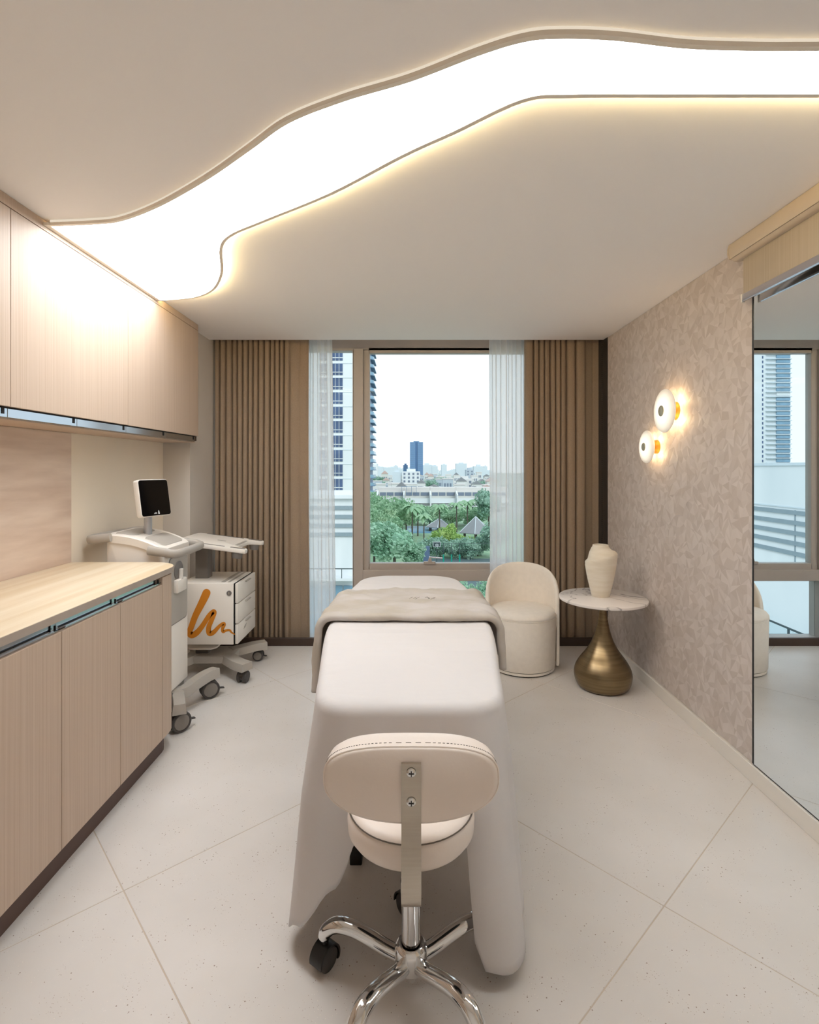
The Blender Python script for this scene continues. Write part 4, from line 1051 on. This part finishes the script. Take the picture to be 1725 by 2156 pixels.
mat('leaf_pale', (160, 208, 176), 0.7, col2=(196, 228, 202), vscale=(0.8, 0.8, 0.8), transl=0.25)  # leaf colours lightened to carry the haze over the garden
mat('leaf_mid', (150, 196, 156), 0.7, col2=(186, 216, 176), vscale=(0.8, 0.8, 0.8), transl=0.25)
mat('leaf_bright', (160, 202, 110), 0.7, col2=(196, 222, 136), vscale=(0.8, 0.8, 0.8), transl=0.25)
mat('leaf_dark', (144, 186, 164), 0.7, col2=(178, 210, 190), vscale=(0.8, 0.8, 0.8), transl=0.2)
mat('bark', (104, 96, 88), 0.9, var=0.1)
mat('court_dark', (92, 112, 116), 0.8, var=0.05, vscale=(0.2, 0.2, 0.2))
mat('court_blue', (104, 126, 158), 0.8, var=0.05, vscale=(0.2, 0.2, 0.2))
mat('teal_pad', (0, 158, 136), 0.6, var=0.03)
mat('fence_dark', (70, 84, 88), 0.6, var=0.05)
mat('pool_blue', (140, 186, 216), 0.15, var=0.06, vscale=(0.3, 0.3, 0.3))
build(MB().box(-1500, 1500, 12, 3000, GZ-1, GZ), 'ground', 'ground_far', kind='structure', smooth=0)

# --- white tower seen through the narrow left pane
def on(root, mb, name, mt, par=None, **k): return build(mb, name, mt, par or root, off=root.location, **k)
ta = thing('apartment_tower', 'white apartment tower with stacked blue windows in the narrow left pane', 'building', (-20, 110, -3.6))
on(ta, MB().box(-30, -10.9, 110, 128, -3.6, 46), 'wall', 'facade_white', smooth=0)
for k in range(15):
    z = -2.95+k*2.98
    on(ta, MB().box(-30, -10.9, 109.93, 110, z-0.62, z-0.52), 'joint', 'haze_block', smooth=0)
    for c0, c1 in ((-15.95, -15.43), (-15.28, -14.63), (-14.48, -13.82), (-18.6, -17.9), (-17.75, -17.1)):
        wi = on(ta, MB().box(c0, c1, 109.9, 110.05, z, z+2.36), 'window', 'glass_blue', smooth=0)
        on(ta, MB().box(c0-0.08, c1+0.08, 109.85, 109.9, z+0.50, z+0.63), 'window_bar', 'facade_white', wi, smooth=0)
tc_ = thing('curved_tower', 'blue glass tower edge with curved balconies beside the window frame', 'building', (-20, 200, GZ))
on(tc_, MB().box(-25, -15.2, 203, 214, GZ, 52), 'core', 'glass_pale', smooth=0)
for k in range(23):
    z = GZ+1.5+k*2.99
    rr = [(-25, 214), (-25, 200)]+[(-16.0+2.7*math.sin(R(a)), 202.7-2.7*math.cos(R(a))) for a in range(0, 91, 10)]+[(-13.3, 214)]
    on(tc_, MB().prism(rr, z, z+0.28), 'floor_slab', 'slab_blue', smooth=0)
    r2 = [(-25, 213.8), (-25, 200.2)]+[(-16.0+2.45*math.sin(R(a)), 202.7-2.45*math.cos(R(a))) for a in range(0, 91, 10)]+[(-13.55, 213.8)]
    on(tc_, MB().prism(r2, z+0.28, z+1.35), 'balcony_glass', 'glass_pale', smooth=0)
    r3 = [(-25, 213.6), (-25, 201.6)]+[(-16.0+1.3*math.sin(R(a)), 202.9-1.3*math.cos(R(a))) for a in range(0, 91, 15)]+[(-14.7, 213.6)]
    on(tc_, MB().prism(r3, z+1.35, z+2.99), 'window_band', 'tower_blue_dark', smooth=0)
# --- podium building below it
pd = thing('podium_building', 'white podium building with grey louvre bands below the left tower', 'building', (-10, 60, GZ))
on(pd, MB().box(-16, -6.05, 60, 74, GZ, -1.9), 'wall', 'facade_stained', smooth=0)
on(pd, MB().box(-16, -6.0, 59.6, 74, -1.9, -1.5), 'parapet', 'facade_white', smooth=0)
for k in range(4):
    z = -6.15+k*1.0
    on(pd, MB().box(-16, -6.0, 59.85, 60.0, z, z+0.42), 'louver', 'louver_grey', smooth=0)
on(pd, MB().box(-16, -6.0, 58.5, 60, -10.9, -10.6), 'ledge', 'facade_white', smooth=0)
for k in range(8): on(pd, MB().box(-15.6+k*1.35, -15.53+k*1.35, 58.5, 58.57, -10.6, -9.55), 'rail_post', 'fence_dark', smooth=0)
on(pd, MB().box(-16, -6.0, 58.5, 58.56, -9.6, -9.5), 'hand_rail', 'fence_dark', smooth=0)
for k in range(7): on(pd, MB().box(-15.8+k*1.4, -14.55+k*1.4, 59.8, 60.05, -14.6, -11.7), 'window', 'glass_pale', smooth=0)
for k in range(7): on(pd, MB().box(-15.8+k*1.4, -14.55+k*1.4, 59.8, 60.05, -17.6, -14.9), 'window', 'glass_pale', smooth=0)
# --- wing of the complex seen only in the mirror
mw = thing('building_wing', 'white building wing with slanting grey bands reflected in the mirror', 'building', (-12, 26, GZ))
on(mw, MB().box(-20, -12, 8, 44, GZ, 1.55), 'wall', 'facade_stained', smooth=0)
on(mw, MB().box(-20, -11.95, 8, 44.05, 1.55, 1.66), 'parapet', 'haze_block', smooth=0)
for k in range(5):
    z = -1.98+k*0.40
    on(mw, MB().box(-12, -11.95, 8, 44, z, z+0.165), 'band', 'louver_grey', smooth=0)
for y in (14.5, 18.0, 20.75, 27, 34): on(mw, MB().box(-12, -11.96, y, y+0.03, -2.6, -0.2), 'joint', 'louver_grey', smooth=0)
on(mw, MB().box(-12, -11.97, 8, 44, -0.12, -0.07), 'joint', 'haze_block', smooth=0)
on(mw, MB().box(-12, -10.9, 8, 40, -5.95, -5.62), 'terrace', 'facade_white', smooth=0)
rg = thing('terrace_railing', 'glass terrace railing with a dark rail low in the mirror reflection', 'railing', (-11.2, 25, -5.62))
for k in range(16): build(MB().box(-0.03, 0.03, -14.5+k*1.9, -14.44+k*1.9, 0, 1.0), 'post', 'fence_dark', rg, smooth=0)
build(MB().box(-0.03, 0.03, -15, 14.5, 1.0, 1.06), 'hand_rail', 'fence_dark', rg, smooth=0)
build(MB().box(-0.008, 0.008, -15, 14.5, 0.05, 0.98), 'glass_panel', 'window_glass', rg, smooth=0)
tB = thing('balcony_tower', 'tall pale tower with stacked balconies reflected in the mirror', 'building', (-230, 350, GZ))
on(tB, MB().box(-248.7, -205, 352, 376, GZ, 112), 'wall', 'facade_white', smooth=0)
for k in range(40):
    z = GZ+2+k*3.12
    on(tB, MB().box(-248.5, -239.5, 351.2, 352.1, z+0.9, z+2.9), 'window_band', 'glass_pale' if k != 21 else 'facade_white', smooth=0)
    on(tB, MB().box(-249.2, -232.5, 350.6, 352.1, z, z+0.5), 'balcony', 'haze_block', smooth=0)
    on(tB, MB().box(-231.0, -230.3, 351.8, 352.1, z+0.7, z+2.4), 'window', 'glass_blue', smooth=0)
    for c in (-222.5, -219.5, -216.5): on(tB, MB().box(c-0.9, c+0.9, 351.8, 352.1, z+0.8, z+2.4), 'window', 'glass_pale', smooth=0)

# --- trees
def crown_mesh(seed, mt, n=2600, lobes=11, flat=1.05):
    r_ = random.Random(seed); bl = []
    for k in range(lobes):
        a = r_.uniform(0, 6.28); rad = r_.uniform(0.15, 0.62); bl.append((rad*math.cos(a), rad*math.sin(a), r_.uniform(-0.35, 0.5)*flat, r_.uniform(0.28, 0.48)))
    bl.append((0, 0, 0.15, 0.6)); mb = MB()
    for i in range(n):
        b = r_.choice(bl); v = Vector((r_.gauss(0, 1), r_.gauss(0, 1), r_.gauss(0, 1))).normalized()*b[3]*r_.uniform(0.75, 1.05)
        c = Vector((b[0]+v.x, b[1]+v.y, b[2]+v.z*flat)); s = r_.uniform(0.04, 0.09)
        q = Vector((r_.gauss(0, 1), r_.gauss(0, 1), r_.gauss(0, 1))).normalized(); e1 = q.orthogonal().normalized(); e2 = q.cross(e1)
        mb.add([c-e1*s, c-e2*s*0.6, c+e1*s, c+e2*s*0.6], [(0, 1, 2, 3)])
    for b in bl:
        bm_ = bmesh.new(); bmesh.ops.create_icosphere(bm_, subdivisions=1, radius=b[3]*0.66); mb.bm(bm_, Matrix.Translation(b[:3]))
    return mb
def tree_proto(seed, mt):
    t = thing('tree', 'x', 'tree', (0, 0, GZ))
    build(crown_mesh(seed, mt), 'crown', mt, t, loc=(0, 0, 1.25), smooth=0, fixn=False)
    p = [(0, 0, 0), (0.02, 0.01, 0.5), (-0.01, 0.02, 1.0), (0.02, 0, 1.35)]
    build(MB().tube(p, [0.06, 0.05, 0.045, 0.02], 8), 'trunk', 'bark', t)
    return t
protos = {('pale', 0): tree_proto(1, 'leaf_pale'), ('mid', 0): tree_proto(2, 'leaf_mid'), ('mid', 1): tree_proto(5, 'leaf_mid'),
          ('bright', 0): tree_proto(3, 'leaf_bright'), ('dark', 0): tree_proto(4, 'leaf_dark')}
def palm_proto():
    t = thing('palm_tree', 'x', 'palm tree', (0, 0, GZ))
    build(MB().tube([(0, 0, 0), (0.01, 0, 0.4), (0, 0.01, 0.8)], [0.022, 0.018, 0.014], 8), 'trunk', 'bark', t)
    r_ = random.Random(12)
    for k in range(16):
        a = R(360*k/16)+r_.uniform(-.15, .15); up = r_.uniform(0.05, 0.32); L_ = r_.uniform(0.24, 0.32); mb = MB()
        sp_ = [Vector((math.cos(a)*L_*u, math.sin(a)*L_*u, 0.8+up*u*1.2-0.5*u*u*(0.5+up))) for u in (0, .2, .4, .6, .8, 1)]
        sd_ = Vector((-math.sin(a), math.cos(a), 0))
        vs = []; 
        for i, p_ in enumerate(sp_):
            w_ = (0.01, 0.05, 0.06, 0.055, 0.04, 0.005)[i]; vs += [p_+sd_*w_-Vector((0, 0, w_*0.6)), p_, p_-sd_*w_-Vector((0, 0, w_*0.6))]
        fs = []
        for i in range(5): fs += [(i*3, i*3+1, i*3+4, i*3+3), (i*3+1, i*3+2, i*3+5, i*3+4)]
        build(mb.add(vs, fs), 'frond', 'leaf_mid', t, smooth=0, fixn=False)
    return t
protos[('palm', 0)] = palm_proto()
index_kids(); used = set()
def plant(kind, px, Y, h, wide, label, group, low=False):
    if low: h *= 1.35
    key = (kind, 0)
    if kind == 'mid' and int(px) % 2: key = ('mid', 1)
    pr = protos[key]
    o = copy_tree(pr) if key in used else pr
    used.add(key)
    o.location = ((px-CX)*Y/FP, Y, GZ-(0.3*h if low else 0)); o.rotation_euler = (0, 0, random.uniform(0, 6.28))
    o.scale = (wide, wide, h/2.0) if kind != 'palm' else (h*wide, h*wide, h)
    o['label'] = label; o['group'] = group
build(MB().box(-30, 60, 80, 208, GZ-0.5, GZ+0.05), 'lawn', 'leaf_mid', kind='structure', smooth=0)
G_ = 'trees in the garden below the window'
plant('pale', 832, 100, 9.4, 6.0, 'large pale green tree in the lower left of the window', G_)
plant('pale', 788, 106, 9.0, 4.6, 'pale green tree against the left window frame', G_)
plant('pale', 872, 103, 5.6, 3.2, 'low pale green tree beside the basketball court', G_)
for px, Y, h, wd in ((800, 142, 10.5, 5.2), (824, 152, 12, 5.6), (786, 165, 12.5, 5.5), (846, 158, 11, 4.8), (812, 128, 9.0, 4.5), (790, 128, 9.5, 4.0)):
    plant('mid', px, Y, h, wd, 'bushy mid-green tree in the grove at the left of the garden', 'trees of the left grove')
for px, Y, h, wd in ((852, 190, 8.0, 5.5), (880, 192, 6.6, 5), (905, 186, 6.4, 5), (938, 190, 6.0, 4.8), (962, 186, 6.0, 4.5), (986, 190, 6.2, 5), (1010, 186, 6.8, 5), (868, 178, 5.6, 4.5), (947, 176, 5.4, 4.2), (1000, 176, 5.6, 4.4)):
    plant('mid', px, Y, h, wd, 'mid-green tree in the row in front of the white terraces', 'trees in front of the terraces')
plant('dark', 1030, 172, 12.5, 6, 'tall dark tree beside the right sheer curtain', G_)
plant('dark', 1040, 118, 8.0, 4.2, 'dark tree in front of the large gazebo at the right', G_)
plant('dark', 1006, 122, 4.4, 3.2, 'dark bush below the large gazebo', G_, True)
plant('bright', 946, 131, 6.2, 3.4, 'bright green round tree above the basketball court', G_, True)
plant('bright', 972, 127, 4.2, 3.4, 'bright yellow-green bush right of the round tree', G_, True)
plant('bright', 922, 134, 4.2, 3.0, 'bright green bush left of the round tree', G_, True)
for px, Y, h, wd in ((900, 121, 4.2, 3), (928, 120, 4.4, 3.2), (952, 119, 4.2, 3.2), (974, 119, 4.4, 3), (990, 118, 4.6, 3)):
    plant('dark', px, Y, h, wd, 'dark shrub of the hedge behind the teal posts', 'hedge behind the court', True)
for px, Y, h, wd in ((985, 70, 4.6, 2.6), (1008, 68, 5.0, 2.6), (1030, 71, 5.2, 2.6), (960, 74, 4.6, 2.6)):
    plant('pale', px, Y, h, wd, 'shrub seen through the low pane beside the tub chair', 'shrubs below the window', True)
for px, Y, h in ((868, 148, 11.5), (880, 158, 11), (893, 140, 9.5), (856, 160, 11)):
    plant('palm', px, Y, h, 1.0, 'palm with a slim trunk in the cluster left of the small gazebo', 'palm cluster')
plant('palm', 926, 152, 11.5, 1.0, 'single palm standing in front of the small gazebo', 'palms')
plant('palm', 962, 168, 11.0, 1.0, 'palm between the two gazebos', 'palms')
plant('palm', 985, 172, 11.5, 1.0, 'palm behind the large gazebo', 'palms')

# --- gazebos, pool, court
def gazebo(px, Y, hw, ez, az, label):
    x = (px-CX)*Y/FP; t = thing('gazebo', label, 'gazebo', (x, Y, GZ), R(20))
    n = 6; mb = MB(); ring = [(hw*math.cos(2*math.pi*k/n), hw*math.sin(2*math.pi*k/n), ez-GZ) for k in range(n)]
    for k in range(n):
        a_, b_2 = ring[k], ring[(k+1) % n]
        build(MB().add([a_, b_2, (0, 0, az-GZ), (a_[0], a_[1], a_[2]-0.2), (b_2[0], b_2[1], b_2[2]-0.2), (0, 0, az-GZ-0.25)], [(0, 1, 2), (5, 4, 3), (0, 3, 4, 1), (1, 4, 5, 2), (2, 5, 3, 0)]), 'roof_panel', 'roof_grey', t, smooth=0)
        build(MB().tube([a_, (0, 0, az-GZ)], 0.09, 6), 'ridge', 'haze_block', t)
        build(MB().box(a_[0]*0.72-0.16, a_[0]*0.72+0.16, a_[1]*0.72-0.16, a_[1]*0.72+0.16, 0, ez-GZ), 'post', 'bark', t, smooth=0)
gazebo(1002, 150, 5.0, -16.2, -11.9, 'larger grey-roofed gazebo at the right of the garden')
gazebo(925, 172, 4.6, -17.0, -14.5, 'smaller grey-roofed gazebo in the middle of the garden')
build(MB().box(-1, 12, 165, 185, GZ, GZ+0.15), 'swimming_pool', 'pool_blue', off=(5, 175, GZ), smooth=0, label='pale blue pool behind the small gazebo', cat='pool')
build(MB().box(2, 22, 86, 118, GZ, GZ+0.1), 'court_surface', 'court_dark', off=(10, 100, GZ), smooth=0, label='dark grey-green court surface behind the window latch', cat='court')
build(MB().box(2.2, 4.3, 112.5, 113, GZ+0.1, GZ+3.6), 'windbreak', 'court_blue', off=(3.2, 113, GZ), smooth=0, label='blue-grey screen at the left end of the court fence', cat='screen')
hp = thing('basketball_hoop', 'white-framed basketball backboard with a ring on the court', 'basketball hoop', (5.55, 108, GZ))
hz = -13.85-GZ
for a_ in ((-0.78, 0.78, hz+0.44, hz+0.52), (-0.78, 0.78, hz-0.52, hz-0.44), (-0.78, -0.70, hz-0.52, hz+0.52), (0.70, 0.78, hz-0.52, hz+0.52)):
    build(MB().box(a_[0], a_[1], -0.04, 0.04, a_[2], a_[3]), 'board_edge', 'facade_white', hp, smooth=0)
build(MB().box(-0.7, 0.7, 0.0, 0.02, hz-0.44, hz+0.44), 'backboard', 'fence_dark', hp, smooth=0)
build(MB().tube([(0.26*math.cos(R(a)), -0.30+0.26*math.sin(R(a))*0.9, hz-0.1+0.16*math.sin(R(a))) for a in range(0, 361, 20)], 0.05, 6), 'ring', 'facade_white', hp)
build(MB().box(-0.08, 0.08, 0.1, 0.26, 0, hz), 'pole', 'fence_dark', hp, smooth=0)
for k, nm in enumerate(('nearest the basketball hoop', 'in the middle of the three', 'farthest right of the three')):
    x = (934+17*k-CX)*112/FP
    fp = thing('fence_post', 'dark fence post with a teal pad, '+nm, 'post', (x, 112, GZ), group='padded fence posts')
    build(MB().box(-0.06, 0.06, -0.06, 0.06, 0, 4.3), 'post', 'fence_dark', fp, smooth=0)
    build(MB().box(-0.15, 0.15, -0.15, 0.15, 0.25, 1.95), 'pad', 'teal_pad', fp, smooth=0)
for k in range(3):
    build(MB().box(4, 22, 112.2, 112.25, GZ+1.2+k*1.5, GZ+1.25+k*1.5), 'fence_rail', 'fence_dark', off=(12, 112, GZ), smooth=0,
          label=('lowest', 'middle', 'top')[k]+' thin rail of the court fence', cat='rail', group='court fence rails')
lp = thing('lamp_post', 'slim pale lamp post beside the large pale tree', 'lamp post', ((877-CX)*106/FP, 106, GZ))
build(MB().tube([(0, 0, 0), (0, 0, 4.6)], 0.14, 8), 'pole', 'haze_block', lp); build(MB().box(-0.2, 0.2, -0.3, 0.1, 4.6, 4.75), 'lamp_head', 'haze_block', lp, smooth=0)

# --- white terraced houses
def terrace():
    t = thing('terraced_house', 'x', 'building', (0, 225, GZ), group='white terraced houses')
    P = lambda n, a, m, par=None: build(MB().box(*a), n, m, par or t, smooth=0)
    P('wall', (0, 11.2, 1.5, 12, 0, 5.8), 'facade_cream')
    P('roof', (-0.1, 11.3, 6, 13, 10.2, 12.0), 'roof_pale')
    P('upper_wall', (0.4, 11.2, 5.2, 12, 5.8, 10.2), 'facade_cream')
    for a, b in ((0.8, 3.4), (3.8, 6.6), (7.2, 10.6)): P('upper_window', (a, b, 5.0, 5.3, 8.5, 9.9), 'house_window')
    P('balcony', (0, 11.2, -0.4, 1.5, 5.6, 6.0), 'facade_white'); P('parapet', (0, 11.2, -0.4, -0.2, 6.0, 7.6), 'facade_white')
    P('canopy', (1.0, 10.5, -1.4, 1.5, 4.1, 4.35), 'facade_white'); P('canopy', (3.6, 7.4, -1.8, 1.5, 4.7, 4.95), 'facade_white')
    for a, b in ((1.0, 2.6), (4.6, 6.2), (6.4, 8.0)):
        wi = P('window', (a, b, 1.3, 1.55, 1.8, 3.9), 'glass_dark'); P('mullion', ((a+b)/2-0.06, (a+b)/2+0.06, 1.2, 1.3, 1.8, 3.9), 'facade_white', wi)
    P('party_wall', (-0.35, 0.25, -2.0, 9, 0, 9.2), 'facade_white')
    build(MB().prism([(-2.0, 9.2), (5.0, 9.2), (5.0, 10.6), (3.0, 10.4)], -0.35, 0.25, 'x'), 'wall_cap', 'facade_white', t, smooth=0)
    return t
t0 = terrace(); index_kids()
names = ['white terraced house hidden behind the left grove', 'white terraced house behind the palm cluster', 'white terraced house between the two tall party walls', 'white terraced house above the large gazebo', 'white terraced house running behind the right sheer curtain']
for k in range(5):
    o = t0 if k == 0 else copy_tree(t0)
    o.location = ((795+56*k-CX)*225/FP, 225, GZ); o['label'] = names[k]
pg = thing('roof_pergola', 'grey steel frame standing on the terrace roof', 'pergola', ((846-CX)*229/FP, 229, -9.6))
for x in (0, 2.1, 4.2, 6.3): build(MB().box(x-0.08, x+0.08, -0.1, 0.1, 0, 3.6), 'post', 'slab_blue', pg, smooth=0)
build(MB().box(-0.1, 6.4, -0.12, 0.12, 3.5, 3.7), 'beam', 'slab_blue', pg, smooth=0)

# --- low-rise city, mid towers, blue tower, skyline; distance haze is put into their pale colours
def house(mw, mr):
    t = thing('city_house', 'x', 'house', (0, 0, GZ))
    build(MB().box(-5, 5, -4, 4, 0, 9), 'wall', mw, t, smooth=0)
    build(MB().prism([(-5.5, 9), (5.5, 9), (0, 11.2)], -4.4, 4.4, 'y') if mr != 'roof_pale' else MB().box(-5.3, 5.3, -4.3, 4.3, 9, 9.5), 'roof', mr, t, smooth=0)
    for z in (1.5, 5.2):
        for x in (-3.6, -0.9, 1.8): build(MB().box(x, x+1.6, -4.15, -4, z, z+1.8), 'window', 'house_window', t, smooth=0)
    return t
hs = [house('house_white', 'roof_pale'), house('facade_cream', 'roof_pink'), house('house_blue', 'roof_pale'), house('house_white', 'roof_grey')]
index_kids(); rr_ = random.Random(21); first = [True]*4
HL = ['flat-roofed white house in the low-rise city beyond the terraces', 'pink-roofed house in the low-rise city beyond the terraces', 'pale blue house in the low-rise city beyond the terraces', 'white house with a grey roof in the low-rise city beyond the terraces']
rows = [(262, 6), (298, 7), (335, 8), (378, 9), (428, 10), (500, 12), (590, 14), (700, 17)]
for Y, n in rows:
    for i in range(n):
        k = rr_.choice((0, 0, 1, 2, 3)); px = 782+(1048-782)*(i+rr_.uniform(0.4, 0.6))/n
        o = hs[k] if first[k] else copy_tree(hs[k]); first[k] = False
        yy = Y+rr_.uniform(-6, 6)
        o.location = ((px-CX)*yy/FP, yy, GZ); s_ = rr_.uniform(0.85, 1.3)*(Y/300)**0.35
        o.scale = (rr_.uniform(0.55, 0.78), 0.9, s_*rr_.uniform(0.65, 1.1)); o.rotation_euler = (0, 0, R(rr_.uniform(-6, 6)))
        o['label'] = HL[k]; o['group'] = ('flat white city houses', 'pink-roofed city houses', 'pale blue city houses', 'grey-roofed city houses')[k]
for px, Y, h, wd in ((800, 316, 7, 6), (832, 356, 8, 7), (905, 404, 11, 8), (930, 466, 12, 12), (955, 356, 7, 6), (1012, 404, 10, 8), (1030, 466, 11, 12), (800, 466, 9, 10), (790, 545, 12, 14)):
    plant('dark', px, Y, h, wd, 'far tree among the houses of the low-rise city', 'far city trees')
bt_ = thing('blue_tower', 'slender dark blue high-rise standing alone on the skyline', 'building', ((877-CX)*740/FP, 740, GZ))
zt_ = 40.7-GZ
build(MB().box(-9.0, -1.6, 0, 14, 0, zt_-1.6), 'wing', 'tower_blue', bt_, smooth=0); build(MB().box(1.6, 9.2, 0, 14, 0, zt_-1.6), 'wing', 'tower_blue', bt_, smooth=0)
build(MB().box(-2.4, 2.4, 1.2, 13, 0, zt_-0.4), 'core', 'tower_blue_dark', bt_, smooth=0); build(MB().box(-4, 4, 3, 11, zt_-1.6, zt_), 'roof_plant', 'tower_blue', bt_, smooth=0)
for k in range(17):
    z = zt_-4-k*2.9
    for a, b in ((-8.4, -2.2), (2.2, 8.6)): build(MB().box(a, b, -0.1, 0, z, z+0.35), 'window_band', 'slab_blue', bt_, smooth=0)
def slab(px, Y, wd, top, mt, label, wins=True):
    x = (px-CX)*Y/FP; t = thing('city_block', label, 'building', (x, Y, GZ))
    H_ = top-GZ; build(MB().box(-wd/2, wd/2, 0, 14, 0, H_), 'wall', mt, t, smooth=0)
    build(MB().box(-wd/4, wd/4, 3, 9, H_, H_+2.2), 'roof_plant', mt, t, smooth=0)
    if wins:
        nf = int((H_-6)/3.2); nc = max(2, int(wd/3.4))
        for f in range(nf):
            for c in range(nc):
                xx = -wd/2+wd*(c+0.5)/nc
                build(MB().box(xx-0.8, xx+0.8, -0.15, 0, H_-2.9-f*3.2, H_-1.2-f*3.2), 'window', 'house_window', t, smooth=0)
slab(866, 452, 15.2, -0.4, 'facade_white', 'white block with small windows in front of the blue tower base')
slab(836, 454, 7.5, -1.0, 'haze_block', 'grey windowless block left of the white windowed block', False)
slab(854, 770, 6.5, 7.5, 'tower_blue', 'small blue block just left of the blue tower', False)
slab(980, 394, 11, -6.0, 'house_white', 'white office block with blue window rows right of the skyline middle')
slab(990, 620, 9.0, 0.8, 'house_blue', 'pale narrow block right of the skyline middle')
slab(790, 640, 5.5, 6.5, 'facade_white', 'thin white block beside the left window frame', False)
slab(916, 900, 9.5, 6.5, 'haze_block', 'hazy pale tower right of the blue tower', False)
rr_ = random.Random(4)
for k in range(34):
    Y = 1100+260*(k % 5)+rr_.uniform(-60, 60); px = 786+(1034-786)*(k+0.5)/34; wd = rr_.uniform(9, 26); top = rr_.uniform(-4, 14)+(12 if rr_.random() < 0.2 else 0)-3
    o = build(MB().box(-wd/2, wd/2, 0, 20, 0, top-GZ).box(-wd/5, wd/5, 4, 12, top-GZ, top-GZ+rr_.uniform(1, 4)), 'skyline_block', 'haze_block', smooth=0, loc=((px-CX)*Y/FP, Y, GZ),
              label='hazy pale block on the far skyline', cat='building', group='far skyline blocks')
